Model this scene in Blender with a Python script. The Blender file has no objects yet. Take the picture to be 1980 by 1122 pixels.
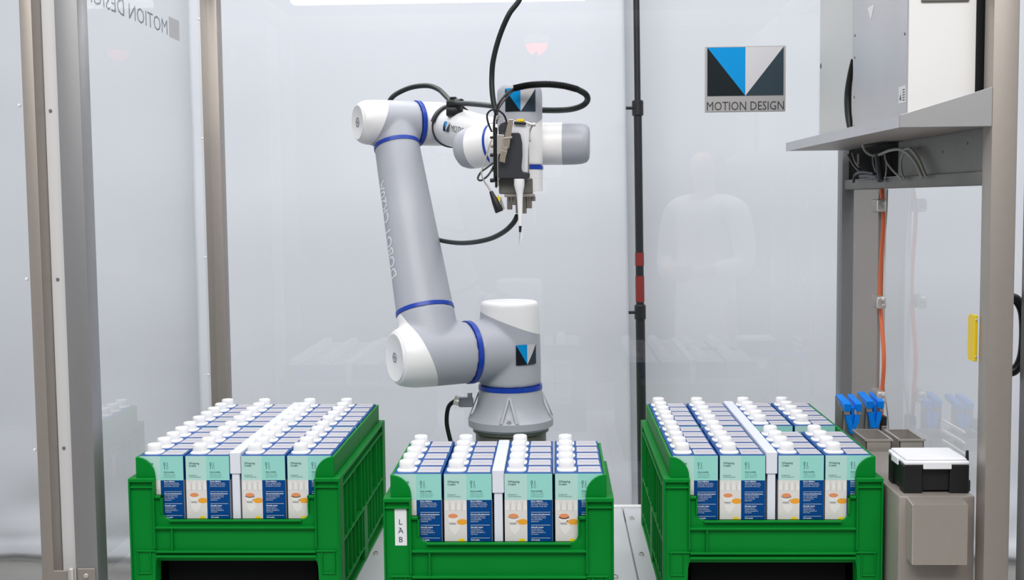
import bpy, bmesh, math, random
from mathutils import Vector, Matrix, noise

random.seed(7)
scene = bpy.context.scene
COL = scene.collection

# ------------------------------------------------------------------ camera, world, lights, exposure
F_PX = 2311.0
CAM_Z = 1.515
YAW, PITCH, ROLL = math.radians(2.10), math.radians(4.29), math.radians(0.61)
_fw = Vector((-math.sin(YAW) * math.cos(PITCH), math.cos(YAW) * math.cos(PITCH), -math.sin(PITCH)))
_r0 = Vector((math.cos(YAW), math.sin(YAW), 0))
_u0 = _r0.cross(_fw)
_r = _r0 * math.cos(ROLL) - _u0 * math.sin(ROLL)
_u = _u0 * math.cos(ROLL) + _r0 * math.sin(ROLL)
CAM = Vector((0, 0, CAM_Z))
cd = bpy.data.cameras.new('camera')
cd.sensor_width = 36.0
cd.lens = 36.0 * F_PX / 1980.0
cd.clip_start = 0.05
cam = bpy.data.objects.new('camera', cd)
COL.objects.link(cam)
cam.matrix_world = Matrix(((_r.x, _u.x, -_fw.x, 0), (_r.y, _u.y, -_fw.y, 0), (_r.z, _u.z, -_fw.z, CAM_Z), (0, 0, 0, 1)))
scene.camera = cam

world = bpy.data.worlds.new('hall_light')
scene.world = world
world.use_nodes = True
bg = world.node_tree.nodes['Background']
bg.inputs[0].default_value = (0.90, 0.94, 1.0, 1)
bg.inputs[1].default_value = 0.55

def area(name, loc, rot, sx, sy, power, col=(1, 1, 1)):
    l = bpy.data.lights.new(name, 'AREA')
    l.shape = 'RECTANGLE'; l.size = sx; l.size_y = sy; l.energy = power; l.color = col
    o = bpy.data.objects.new(name, l); COL.objects.link(o)
    o.location = loc; o.rotation_euler = rot
    return o
area('ceiling_light_front', (0.0, -0.5, 4.0), (math.radians(24), 0, 0), 4.5, 1.6, 158, (1, 0.975, 0.94))
area('backdrop_fill_light', (0.0, 2.5, 4.2), (math.radians(30), 0, 0), 6.0, 1.2, 84, (0.97, 0.98, 1))  # added fill, unseen, tilted to brighten the hanging sheets

vs = scene.view_settings
vs.view_transform = 'Standard'
vs.look = 'None'
vs.gamma = 1.0
vs.use_curve_mapping = False
vs.exposure = 0.0

# ------------------------------------------------------------------ helpers
def at(px, py, Y=None, X=None, Z=None):
    """world point seen at a photo pixel, on the plane Y=.. (or X=.., Z=..)"""
    d = _fw + _r * ((px - 990) / F_PX) - _u * ((py - 561) / F_PX)
    if Y is not None: t = Y / d.y
    elif X is not None: t = X / d.x
    else: t = (Z - CAM_Z) / d.z
    return CAM + d * t

def lin(c):
    f = lambda v: v / 12.92 if v <= 0.04045 else ((v + 0.055) / 1.055) ** 2.4
    return tuple(f(v / 255.0) for v in c) + (1,)

MATS = {}
def mat(name, rgb, rough=0.5, metal=0.0, var=0.0, vscale=30, bump=0.0, bscale=200, stretch=None, coat=0.0, emit=0.0, spec=None):
    m = bpy.data.materials.new(name); m.use_nodes = True
    nt = m.node_tree; b = nt.nodes['Principled BSDF']
    c = lin(rgb)
    b.inputs['Base Color'].default_value = c
    b.inputs['Roughness'].default_value = rough
    b.inputs['Metallic'].default_value = metal
    if spec is not None: b.inputs['Specular IOR Level'].default_value = spec
    if coat: b.inputs['Coat Weight'].default_value = coat
    if emit:
        b.inputs['Emission Color'].default_value = c; b.inputs['Emission Strength'].default_value = emit
    tc = nt.nodes.new('ShaderNodeTexCoord')
    mp = nt.nodes.new('ShaderNodeMapping'); nt.links.new(tc.outputs['Object'], mp.inputs[0])
    if stretch: mp.inputs['Scale'].default_value = stretch
    if var:
        n = nt.nodes.new('ShaderNodeTexNoise'); n.inputs['Scale'].default_value = vscale; n.inputs['Detail'].default_value = 4
        nt.links.new(mp.outputs[0], n.inputs['Vector'])
        r = nt.nodes.new('ShaderNodeValToRGB')
        r.color_ramp.elements[0].position = 0.3; r.color_ramp.elements[1].position = 0.7
        r.color_ramp.elements[0].color = tuple(v * (1 - var) for v in c[:3]) + (1,)
        r.color_ramp.elements[1].color = tuple(min(1, v * (1 + var)) for v in c[:3]) + (1,)
        nt.links.new(n.outputs[0], r.inputs[0]); nt.links.new(r.outputs[0], b.inputs['Base Color'])
    if bump:
        n2 = nt.nodes.new('ShaderNodeTexNoise'); n2.inputs['Scale'].default_value = bscale; n2.inputs['Detail'].default_value = 3
        nt.links.new(mp.outputs[0], n2.inputs['Vector'])
        bp = nt.nodes.new('ShaderNodeBump'); bp.inputs['Strength'].default_value = bump; bp.inputs['Distance'].default_value = 0.002
        nt.links.new(n2.outputs[0], bp.inputs['Height']); nt.links.new(bp.outputs[0], b.inputs['Normal'])
    MATS[name] = m
    return m

def glass_mat(name, tint=(1, 1, 1), ior=1.5, rough=0.0):
    m = bpy.data.materials.new(name); m.use_nodes = True
    nt = m.node_tree; nt.nodes.clear()
    out = nt.nodes.new('ShaderNodeOutputMaterial')
    tr = nt.nodes.new('ShaderNodeBsdfTransparent'); tr.inputs[0].default_value = tint + (1,)
    gl = nt.nodes.new('ShaderNodeBsdfGlossy'); gl.inputs['Roughness'].default_value = rough
    fr = nt.nodes.new('ShaderNodeFresnel'); fr.inputs[0].default_value = ior
    mx = nt.nodes.new('ShaderNodeMixShader')
    ge = nt.nodes.new('ShaderNodeNewGeometry'); iv = nt.nodes.new('ShaderNodeMath'); iv.operation = 'SUBTRACT'; iv.inputs[0].default_value = 1.0
    mu = nt.nodes.new('ShaderNodeMath'); mu.operation = 'MULTIPLY'      # one clean reflection per pane, from its front face
    nt.links.new(ge.outputs['Backfacing'], iv.inputs[1]); nt.links.new(fr.outputs[0], mu.inputs[0]); nt.links.new(iv.outputs[0], mu.inputs[1])
    nt.links.new(mu.outputs[0], mx.inputs[0]); nt.links.new(tr.outputs[0], mx.inputs[1]); nt.links.new(gl.outputs[0], mx.inputs[2])
    nt.links.new(mx.outputs[0], out.inputs[0])
    MATS[name] = m
    return m

mat('steel', (166, 158, 151), 0.45, 0.5, var=0.015, vscale=60)
mat('steel_cool', (150, 150, 152), 0.45, 0.5, var=0.015, vscale=60)
mat('steel_dark', (120, 120, 114), 0.5, 0.5, var=0.06, vscale=10)
mat('steel_box', (196, 196, 198), 0.4, 0.6, var=0.03, vscale=6)
mat('steel_bright', (222, 218, 212), 0.28, 0.6)
mat('pin_metal', (158, 153, 145), 0.3, 0.8)
mat('latch_metal', (214, 200, 182), 0.25, 0.7)
mat('bin_steel', (186, 180, 174), 0.38, 0.45, var=0.05, vscale=20)
mat('cover_steel', (190, 182, 174), 0.45, 0.7, var=0.02, vscale=200)
mat('table_white', (206, 207, 212), 0.35, 0.0, var=0.03, vscale=4)
mat('seam', (120, 122, 126), 0.6)
mat('concrete', (150, 148, 144), 0.8, 0, var=0.12, vscale=3, bump=0.3, bscale=40)
mat('sheet', (228, 230, 237), 0.55, 0, var=0.02, vscale=1.2, bump=0.25, bscale=5)
mat('sheet_back', (222, 225, 231), 0.6, 0, var=0.02, vscale=1.5, bump=0.3, bscale=4)
mat('robot_grey', (172, 175, 184), 0.42, 0, var=0.02, vscale=6)
mat('robot_white', (238, 238, 238), 0.35, 0, var=0.01, vscale=6)
mat('robot_blue', (14, 60, 168), 0.35)
mat('emblem_grey', (140, 143, 150), 0.5)
mat('letter_pale', (222, 224, 230), 0.5)
mat('logo_black', (14, 24, 30), 0.5, spec=0.2)
mat('logo_blue', (0, 138, 204), 0.5, spec=0.15)
mat('logo_silver', (196, 195, 199), 0.4)
mat('logo_slate', (46, 60, 70), 0.5, spec=0.2)
mat('logo_plate', (170, 168, 168), 0.35, 0.2)
mat('text_dark', (52, 54, 58), 0.5)
mat('text_indigo', (62, 62, 88), 0.5)
mat('rubber_black', (20, 22, 24), 0.45, 0, var=0.15, vscale=40)
mat('plastic_black', (24, 26, 28), 0.4)
mat('plastic_charcoal', (44, 48, 54), 0.5)
mat('hose_green_black', (24, 32, 32), 0.42, spec=0.35)
mat('white_plastic', (240, 240, 242), 0.35)
mat('pipette_white', (228, 230, 236), 0.35)
mat('divider_white', (226, 230, 240), 0.4)
mat('yellow', (238, 205, 20), 0.4)
mat('orange_cable', (232, 116, 72), 0.45)
mat('grey_cable', (160, 160, 150), 0.5)
mat('dark_cable', (80, 82, 90), 0.5)
mat('panel_white', (236, 236, 236), 0.4)
mat('panel_grey', (205, 206, 204), 0.45)
mat('sticker', (225, 226, 226), 0.5)
mat('crate_green', (0, 128, 44), 0.5, 0, var=0.04, vscale=6, spec=0.14)
mat('crate_label', (232, 234, 238), 0.5)
mat('leaf_green', (20, 130, 70), 0.5)
mat('shade_black', (14, 14, 14), 0.8, spec=0.1)  # near-black that paints the shade under crates and in the shelf recess
mat('gripper_blue', (0, 132, 238), 0.45, 0, var=0.03, vscale=20, spec=0.25)
mat('gripper_grey', (150, 148, 150), 0.4, 0.3)
mat('lid_white', (236, 237, 242), 0.4)
mat('box_black', (20, 21, 24), 0.45)
mat('carton_navy', (8, 78, 150), 0.45, spec=0.2)
mat('carton_white', (222, 220, 220), 0.45)
mat('carton_grey_side', (168, 170, 176), 0.45)
mat('carton_flap', (192, 190, 198), 0.45, 0, var=0.05, vscale=120, stretch=(1, 6, 1))
mat('mint_light', (180, 220, 212), 0.45)
mat('mint', (150, 216, 206), 0.45)
mat('print_blue', (0, 68, 134), 0.45, spec=0.15)
mat('print_white', (222, 219, 216), 0.45)
mat('print_cream', (232, 231, 228), 0.45)
mat('print_shade', (205, 203, 200), 0.45)
mat('print_grey', (165, 163, 165), 0.45)
mat('print_peach', (226, 146, 98), 0.45)
mat('print_orange', (236, 164, 50), 0.45)
mat('print_yellow', (246, 214, 10), 0.45)
mat('print_text_green', (70, 105, 105), 0.5)
mat('print_text_soft', (110, 160, 155), 0.5)
mat('print_text_white', (225, 232, 240), 0.5)
mat('cap_white', (245, 245, 245), 0.35)
mat('pole_black', (38, 38, 42), 0.4, 0.2)
mat('pole_red', (140, 40, 38), 0.5)
mat('led', (255, 255, 255), 0.5, emit=9.0)
mat('beacon_red', (255, 60, 40), 0.4, emit=6.0)
mat('skin', (205, 160, 135), 0.6)
mat('coat_white', (235, 236, 238), 0.7)
mat('trousers', (45, 48, 58), 0.8)
mat('hair', (60, 45, 35), 0.7)
mat('shoe', (30, 30, 32), 0.5)
glass_mat('glass', (0.985, 0.99, 0.99), 1.8)

class MB:
    """collects shapes and links them as ONE mesh object"""
    def __init__(self): self.bm = bmesh.new(); self.mi = 0; self.mats = []
    def m(self, name):
        if name not in self.mats: self.mats.append(name)
        self.mi = self.mats.index(name); return self
    def face(self, vs):
        try:
            f = self.bm.faces.new(vs); f.material_index = self.mi; return f
        except ValueError: return None
    def poly(self, pts):
        return self.face([self.bm.verts.new(p) for p in pts])
    def box(self, lo, hi, bevel=0.0, seg=1):
        lo, hi = Vector(lo), Vector(hi)
        v = [self.bm.verts.new((x, y, z)) for x in (lo.x, hi.x) for y in (lo.y, hi.y) for z in (lo.z, hi.z)]
        fs = [self.face([v[i] for i in q]) for q in ((0, 1, 3, 2), (4, 6, 7, 5), (0, 4, 5, 1), (2, 3, 7, 6), (0, 2, 6, 4), (1, 5, 7, 3))]
        if bevel:
            es = list({e for f in fs for e in f.edges})
            r = bmesh.ops.bevel(self.bm, geom=es, offset=bevel, segments=seg, affect='EDGES', profile=0.5)
            for f in r['faces']: f.material_index = self.mi
        return self
    def prism(self, pts, d, bevel=0.0):
        """pts: 3D polygon, d: extrusion vector"""
        d = Vector(d); n = len(pts)
        a = [self.bm.verts.new(p) for p in pts]; b = [self.bm.verts.new(Vector(p) + d) for p in pts]
        fs = [self.face(a), self.face(b[::-1])]
        fs += [self.face([a[i], b[i], b[(i + 1) % n], a[(i + 1) % n]]) for i in range(n)]
        fs = [f for f in fs if f]
        bmesh.ops.recalc_face_normals(self.bm, faces=fs)
        if bevel:
            es = [e for f in fs[:2] for e in f.edges]
            r = bmesh.ops.bevel(self.bm, geom=es, offset=bevel, segments=1, affect='EDGES')
            for f in r['faces']: f.material_index = self.mi
        return self
    def rings(self, rings, caps=(True, True)):
        vr = [[self.bm.verts.new(p) for p in r] for r in rings]
        n = len(vr[0])
        for a, b in zip(vr, vr[1:]):
            for i in range(n): self.face([a[i], a[(i + 1) % n], b[(i + 1) % n], b[i]])
        if caps[0]: self.face(vr[0][::-1])
        if caps[1]: self.face(vr[-1])
        return self
    def tube(self, pts, rad, seg=32, caps=(True, True)):
        pts = [Vector(p) for p in pts]
        if not isinstance(rad, (list, tuple)): rad = [rad] * len(pts)
        t0 = None; rings = []; e1 = None
        for i, p in enumerate(pts):
            a = pts[max(i - 1, 0)]; b = pts[min(i + 1, len(pts) - 1)]
            t = b - a
            if t.length < 1e-9: t = t0.copy() if t0 else Vector((0, 0, 1))
            t.normalize()
            if e1 is None:
                e1 = t.cross(Vector((0, 0, 1)))
                if e1.length < 1e-3: e1 = Vector((1, 0, 0))
                e1.normalize()
            else:
                e1 = e1 - t * e1.dot(t); e1.normalize()
            e2 = t.cross(e1); t0 = t
            rings.append([p + (e1 * math.cos(k * math.tau / seg) + e2 * math.sin(k * math.tau / seg)) * rad[i] for k in range(seg)])
        return self.rings(rings, caps)
    def axial(self, o, d, prof, seg=40, caps=(True, True)):
        """surface of revolution: prof is [(distance along d, radius)]"""
        o = Vector(o); d = Vector(d).normalized()
        e1 = d.cross(Vector((0, 0, 1)))
        if e1.length < 1e-3: e1 = Vector((1, 0, 0))
        e1.normalize(); e2 = d.cross(e1)
        return self.rings([[o + d * h + (e1 * math.cos(k * math.tau / seg) + e2 * math.sin(k * math.tau / seg)) * max(r, 1e-5) for k in range(seg)] for h, r in prof], caps)
    def add_mesh(self, me, mtx=None, fn=None):
        base = [self.bm.verts.new(fn(v.co) if fn else (mtx @ v.co if mtx else v.co)) for v in me.vertices]
        for p in me.polygons: self.face([base[i] for i in p.vertices])
        return self
    def mesh(self, name, smooth=True, angle=35, origin=None, recalc=True):
        if recalc: bmesh.ops.recalc_face_normals(self.bm, faces=self.bm.faces)
        if origin is not None: bmesh.ops.translate(self.bm, verts=self.bm.verts, vec=-Vector(origin))
        me = bpy.data.meshes.new(name)
        self.bm.to_mesh(me); self.bm.free()
        for n in self.mats: me.materials.append(MATS[n])
        if smooth:
            for p in me.polygons: p.use_smooth = True
            me.set_sharp_from_angle(angle=math.radians(angle))
        return me
    def build(self, name, parent=None, origin=None, **k):
        if origin is None: origin = parent_loc(parent)
        me = self.mesh(name, origin=origin, **k)
        return link(name, me, parent, origin if parent is None else None)

def parent_loc(p):
    v = Vector((0, 0, 0))
    while p is not None: v += p.location; p = p.parent
    return v
def link(name, me, parent=None, loc=None):
    o = bpy.data.objects.new(name, me); COL.objects.link(o)
    if parent: o.parent = parent
    if loc is not None: o.location = loc
    return o
def tag(o, label=None, cat=None, group=None, kind=None):
    if label: o['label'] = label
    if cat: o['category'] = cat
    if group: o['group'] = group
    if kind: o['kind'] = kind
    return o
def thing(name, loc, label, cat, group=None):
    o = bpy.data.objects.new(name, None); COL.objects.link(o)
    o.location = loc; o.empty_display_size = 0.05
    return tag(o, label, cat, group)
def M(name): return MB().m(name)

def spline(pts, n=8):
    pts = [Vector(p) for p in pts]
    P = [pts[0] * 2 - pts[1]] + pts + [pts[-1] * 2 - pts[-2]]
    out = []
    for i in range(1, len(P) - 2):
        for k in range(n):
            t = k / n; a, b, c, d = P[i - 1], P[i], P[i + 1], P[i + 2]
            out.append(0.5 * ((2 * b) + (c - a) * t + (2 * a - 5 * b + 4 * c - d) * t * t + (3 * b - a - 3 * c + d) * t ** 3))
    out.append(pts[-1])
    return out

_dg = None
def text_mesh(s, size=1.0, w=None, h=None, bold=0.0, sub=0, align='LEFT', line=1.0):
    """flat lettering as a mesh in XY, baseline at 0, optionally fitted to width w and height h"""
    cu = bpy.data.curves.new('lettering', 'FONT'); cu.body = s; cu.size = size; cu.offset = bold; cu.resolution_u = 2
    cu.space_line = line; cu.align_x = align
    o = bpy.data.objects.new('lettering', cu); COL.objects.link(o)
    dg = bpy.context.evaluated_depsgraph_get()
    me = bpy.data.meshes.new_from_object(o.evaluated_get(dg))
    bpy.data.objects.remove(o); bpy.data.curves.remove(cu)
    bm = bmesh.new(); bm.from_mesh(me)
    if sub: bmesh.ops.subdivide_edges(bm, edges=bm.edges, cuts=sub)
    xs = [v.co.x for v in bm.verts]; ys = [v.co.y for v in bm.verts]
    x0, x1, y0, y1 = min(xs), max(xs), min(ys), max(ys)
    if w or h:
        sx = w / (x1 - x0) if w else None; sy = h / (y1 - y0) if h else None
        sx = sx or sy; sy = sy or sx
        for v in bm.verts: v.co.x = (v.co.x - x0) * sx; v.co.y = (v.co.y - y0) * sy
    bm.to_mesh(me); bm.free()
    return me

def logo_tris(w, h):
    """the two-tone V emblem, as (material, triangle in 0..w x 0..h)"""
    c = w / 2
    return [('logo_black', [(0, 0), (c, 0), (0, h)]), ('logo_blue', [(0, h), (c, 0), (c, h)]),
            ('logo_silver', [(c, h), (c, 0), (w, h)]), ('logo_slate', [(w, h), (c, 0), (w, 0)])]
def logo(fn, w, h, parent, name='logo', cuts=7, origin=None):
    mb = MB()
    for mn, tri in logo_tris(w, h):
        mb.m(mn)
        N = cuts
        a, b, c = [Vector((p[0], p[1])) for p in tri]
        g = {}
        for i in range(N + 1):
            for j in range(N + 1 - i):
                q = a + (b - a) * (i / N) + (c - a) * (j / N)
                g[i, j] = mb.bm.verts.new(fn(q.x, q.y))
        for i in range(N):
            for j in range(N - i):
                mb.face([g[i, j], g[i + 1, j], g[i, j + 1]])
                if i + j < N - 1: mb.face([g[i + 1, j], g[i + 1, j + 1], g[i, j + 1]])
    return mb.build(name, parent, origin=origin, recalc=False)

T = 0.75   # work table height

# ------------------------------------------------------------------ the setting
o = M('concrete').box((-5, -4, -0.1), (5, 7, 0)).build('floor'); tag(o, 'grey concrete floor showing below the white sheets', kind='structure')

o = mb = None
mat('hall_wall', (92, 94, 98), 0.8, 0, var=0.05, vscale=1.5)
hw = M('hall_wall').box((-5, -3.7, 0), (5, -3.6, 3.6)).build('wall_front'); tag(hw, 'unseen dark wall of the hall added to deepen pane reflections', kind='structure')  # unseen dark wall, added so the panes mirror something darker

def sheet(name, x0, x1, y, z0, z1, matn, amp, seed, label, lean=0.0, thick=0.003):
    mb = M(matn); nx, nz = 120, 90; g = {}
    for i in range(nx + 1):
        for k in range(nz + 1):
            u, v = i / nx, k / nz
            x = x0 + (x1 - x0) * u; z = z0 + (z1 - z0) * v
            w = noise.noise(Vector((x * 1.6 + seed, z * 0.5, seed))) * amp + noise.noise(Vector((x * 0.7, z * 2.2 + seed, 3))) * amp * 0.5
            low = max(0, 1 - z / 0.9)
            w += low * low * amp * 2.2 * noise.noise(Vector((x * 5 + seed, z * 6, seed * 2)))
            g[i, k] = mb.bm.verts.new((x + lean * (z - 1.5) * (u if x1 > x0 else 0), y + w, z))
    for i in range(nx):          # rolled hem along the bottom
        g[i, 0].co.y -= 0.01; g[i, 1].co.y -= 0.045
    for i in range(nx):
        for k in range(nz): mb.face([g[i, k], g[i + 1, k], g[i + 1, k + 1], g[i, k + 1]])
    ob = mb.build(name, angle=180, recalc=False)
    md = ob.modifiers.new('thickness', 'SOLIDIFY'); md.thickness = thick
    tag(ob, label, kind='structure'); return ob
sheet('wall_back', -4.2, 4.2, 4.90, 0.012, 3.2, 'sheet_back', 0.035, 11.3, 'white plastic sheeting hung across the back of the hall')
sheet('wall_sheet', -1.44, 0.285, 4.74, 0.02, 3.2, 'sheet', 0.025, 4.7, 'nearer white plastic sheet hanging behind the robot', lean=-0.012)

# backdrop stand pole behind the glass
pr = thing('backdrop_pole', (0.325, 4.6, 0), 'black telescopic pole with red band standing behind the glass', 'pole')
p0 = Vector((0.335, 4.6, 0)); p1 = Vector((0.305, 4.6, 3.1))
along = lambda z: p0 + (p1 - p0) * (z / 3.1)
M('pole_black').tube([along(0.02), along(1.05)], 0.018).build('lower_tube', pr)
M('pole_black').tube([along(1.05), along(1.86)], 0.0155).build('middle_tube', pr)
M('pole_black').tube([along(1.86), along(3.1)], 0.012).build('upper_tube', pr)
for z in (1.08, 1.86):
    c = M('plastic_black').tube([along(z - 0.03), along(z - 0.025), along(z + 0.025), along(z + 0.03)], [0.018, 0.022, 0.022, 0.018]).build('clamp_collar', pr)
    M('plastic_black').tube([along(z) + Vector((-0.045, -0.01, 0)), along(z) + Vector((-0.01, -0.005, 0))], 0.006, 12).build('clamp_knob', c)
tag(M('pole_red').tube([along(1.12), along(1.22)], 0.0172).build('red_band', pr), 'red band')
tag(M('pole_red').tube([along(1.26), along(1.31)], 0.0172).build('red_band', pr), 'red band')
M('pole_black').axial((0.335, 4.6, 0), (0, 0, 1), [(0, 0.09), (0.018, 0.09), (0.024, 0.085), (0.026, 0.03)], 32).build('base_plate', pr)

# ------------------------------------------------------------------ cell frame
def post(name, x0, x1, y0, y1, z0, z1, matn, label, cat='post'):
    o = M(matn).box((x0, y0, z0), (x1, y1, z1), 0.003, 2).build(name, origin=((x0 + x1) / 2, (y0 + y1) / 2, z0))
    return tag(o, label, cat)
ZT = 2.14
XL0, XL1, XR0, XR1 = -0.919, -0.875, 0.745, 0.789
YB = 3.12
post('frame_post', XL0, XL1, 2.20, 2.25, 0, ZT, 'steel_cool', 'steel front post of the cell left of the left crate')
post('frame_post', XL0, XL1, YB, YB + 0.048, 0, ZT, 'steel', 'steel back corner post behind the left crate')
post('frame_post', XR0, XR1, 2.08, 2.125, 0, ZT, 'steel', 'steel front post of the cell beside the steel cabinet')
post('frame_post', XR0 - 0.006, XR1 - 0.006, YB, YB + 0.048, 0, ZT, 'steel_cool', 'grey back corner post behind the blue grippers')
def beam(lo, hi, label, matn='steel'):
    lo, hi = Vector(lo), Vector(hi)
    o = M(matn).box(lo, hi, 0.003, 2).build('frame_beam', origin=((lo.x + hi.x) / 2, (lo.y + hi.y) / 2, lo.z)); tag(o, label, 'beam'); return o
beam((XL1, YB, 2.09), (XR0 - 0.006, YB + 0.045, 2.135), 'steel top beam across the back of the cell')
beam((XL0, 2.25, 2.09), (XL1, YB, 2.135), 'steel top beam along the left side of the cell')
beam((XR0, 2.125, 2.09), (XR1, YB, 2.135), 'steel top beam along the right side of the cell')
beam((XL1, 2.20, 2.09), (XR0, 2.245, 2.135), 'steel top beam across the front of the cell')
o = beam((XR0, 2.125, 1.533), (XR1, YB, 1.558), 'steel rail under the shelf on the right side', 'steel_dark')
for i, y in enumerate((2.25, 2.45, 2.62, 2.78)):
    M('plastic_black').axial((XR0 + 0.0005, y, 1.552), (-1, 0, 0), [(-0.002, 0.003), (0.0004, 0.003)], 12).build('rail_hole', o)

def pane(name, lo, hi, label):
    o = M('glass').box(lo, hi).build(name, smooth=False); tag(o, label, kind='structure'); return o
pane('window_1', (XL1, YB + 0.006, 0.05), (XR0 - 0.006, YB + 0.011, 2.09), 'clear pane across the back of the cell')
pane('window_2', (-0.905, 2.25, 0.05), (-0.900, YB, 2.09), 'clear pane on the left side of the cell')
pane('window_3', (0.783, 2.125, 0.05), (0.787, YB, 1.533), 'clear pane on the right side of the cell')

# pane screws along the posts
def screw(name, p, d, r, h, parent=None, matn='steel_bright', label=None, cat=None):
    o = M(matn).axial(p, d, [(0, r), (h * 0.7, r), (h, r * 0.7)], 14).build(name, parent, origin=None if parent else p)
    if label: tag(o, label, cat)
    return o
words = ['top', 'second', 'third', 'lowest']
for i, y in enumerate((37, 268, 498, 725)):
    p = at(384 + i * 6, y, X=-0.898)
    screw('pane_screw', p, (1, 0, 0), 0.0032, 0.004, matn='white_plastic', label=f'{words[i]} pane screw beside the back left post', cat='screw')

# door left (open) and its stile
dl = thing('glass_door', (-0.97, 2.2, 0.05), 'open glass door at the left edge with steel stile', 'door')
M('steel').box((-0.9825, 2.195, 0.05), (-0.9585, 2.255, ZT - 0.02), 0.003, 2).build('stile', dl)
M('steel').box((-1.75, 2.20, 0.05), (-0.9825, 2.24, 0.10), 0.003, 2).build('bottom_rail', dl)
M('steel').box((-1.75, 2.20, ZT - 0.07), (-0.9825, 2.24, ZT - 0.02), 0.003, 2).build('top_rail', dl)
M('glass').box((-1.75, 2.222, 0.10), (-0.9825, 2.226, ZT - 0.07)).build('pane', dl, smooth=False)
for y, x in ((204, 38), (540, 52), (870, 68)):
    screw('pane_screw', at(x, y, Y=2.205), (0, -1, 0), 0.003, 0.004, dl, 'white_plastic')
# narrow glass edge strip in the hinge gap
gs = thing('gap_seal', (-0.938, 2.232, 0.05), 'pale clear seal strip in the gap between door and post', 'seal strip')
M('white_plastic').box((-0.9575, 2.236, 0.05), (-0.9195, 2.240, ZT - 0.02)).build('strip', gs)
for y, x in ((214, 98), (540, 112), (866, 124)):
    screw('seal_screw', at(x, y, Y=2.236), (0, -1, 0), 0.003, 0.003, gs, 'steel_cool')

# door right with handle
drr = thing('glass_door', (0.85, 2.1, 0.05), 'open glass door at the right edge with black handle', 'door')
M('steel_cool').box((0.8095, 2.06, 0.05), (0.852, 2.105, ZT - 0.02), 0.003, 2).build('stile', drr)
M('glass').box((0.852, 2.08, 0.10), (1.5, 2.084, ZT - 0.07)).build('pane', drr, smooth=False)
M('steel').box((0.852, 2.065, 0.05), (1.5, 2.10, 0.10), 0.003, 2).build('bottom_rail', drr)
M('steel').box((0.852, 2.065, ZT - 0.07), (1.5, 2.10, ZT - 0.02), 0.003, 2).build('top_rail', drr)
hp = spline([(0.80, 2.135, 1.335), (0.814, 2.135, 1.33), (0.825, 2.135, 1.308), (0.828, 2.135, 1.268), (0.825, 2.135, 1.228), (0.814, 2.135, 1.206), (0.80, 2.135, 1.20)])
tag(M('plastic_black').tube(hp, 0.0085, 16).build('handle', drr), 'black plastic D handle')
M('plastic_black').box((0.79, 2.128, 1.19), (0.803, 2.142, 1.35), 0.003).build('handle_plate', drr)

def hinge(x0, x1, xk, y, z, label, x2):
    h = thing('hinge', (xk, y, z - 0.06), label, 'hinge')
    M('steel').box((x0, y - 0.004, z - 0.06), (x1, y, z), 0.001).build('leaf', h)
    M('steel').box((xk + 0.006 if x2 > xk else x2, y - 0.004, z - 0.06), (x2 if x2 > xk else xk - 0.006, y, z - 0.004), 0.001).build('leaf', h)
    M('steel_bright').axial((xk, y - 0.006, z - 0.06), (0, 0, 1), [(0, 0.006), (0.06, 0.006), (0.062, 0.004)], 16).build('knuckle', h)
    screw('screw', ((x0 + x1) / 2, y - 0.004, z - 0.014), (0, -1, 0), 0.0045, 0.003, h)
hinge(-0.914, -0.880, -0.925, 2.2, 0.825, 'small steel hinge on the left front post', -0.975)
hinge(0.757, 0.789, 0.799, 2.08, 0.835, 'small steel hinge on the right front post', 0.809)

# signs
sg = thing('logo_sign', (0.49, 3.112, 1.7356), 'blue and black V emblem sign on the back pane', 'sign')
M('logo_plate').box((0.3875, 3.112, 1.7356), (0.592, 3.1255, 1.9022), 0.0008).build('backing_plate', sg)
logo(lambda x, y: (0.3927 + x, 3.1115, 1.7763 + y), 0.1938, 0.1232, sg, cuts=1)
me = text_mesh('MOTION DESIGN', w=0.1964, h=0.0222)
M('text_dark').add_mesh(me, fn=lambda c: (0.3916 + c.x, 3.1115, 1.7396 + c.y)).build('lettering', sg, recalc=False)
ls = thing('pane_lettering', (-0.906, 2.6, 1.90), 'mirrored dark lettering on the left side pane', 'lettering')
me = text_mesh('MOTION DESIGN', w=0.50, h=0.034)
M('text_indigo').add_mesh(me, fn=lambda c: (-0.9056, 2.812 - c.x, 1.9105 + c.y)).build('lettering', ls, recalc=False)
M('logo_plate').box((-0.9062, 2.826, 1.9085), (-0.9054, 2.902, 1.9565)).build('emblem_back', ls)

# LED fixture on the back top beam
lf = thing('led_fixture', (-0.3, 2.99, 2.01), 'twin LED strip light at the top of the back pane', 'lamp')
M('panel_white').box((-0.72, 2.96, 2.072), (0.10, 3.03, 2.09), 0.003).build('housing', lf)
for y in (2.975, 3.012):
    M('led').tube([(-0.705, y, 2.061), (0.085, y, 2.061)], 0.0110, 16).build('tube', lf)
# red beacon on the front top beam (mirrored in the panes)
bc = thing('beacon_lamp', (-0.068, 1.5, 2.06), 'red beacon lamp mirrored in the back pane', 'lamp')
M('panel_grey').axial((-0.068, 1.5, 2.125), (0, 0, 1), [(0, 0.05), (0.03, 0.05), (0.032, 0.045)], 24).build('base', bc)
M('beacon_red').axial((-0.068, 1.5, 2.125), (0, 0, -1), [(0, 0.042)] + [(0.042 * math.sin(a * math.pi / 12), 0.042 * math.cos(a * math.pi / 12)) for a in range(1, 6)] + [(0.042, 0.001)], 24).build('lens', bc)
beam((-0.09, 1.48, 2.157), (-0.046, 2.2, 2.19), 'steel arm carrying the red beacon at the cell front')

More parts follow.
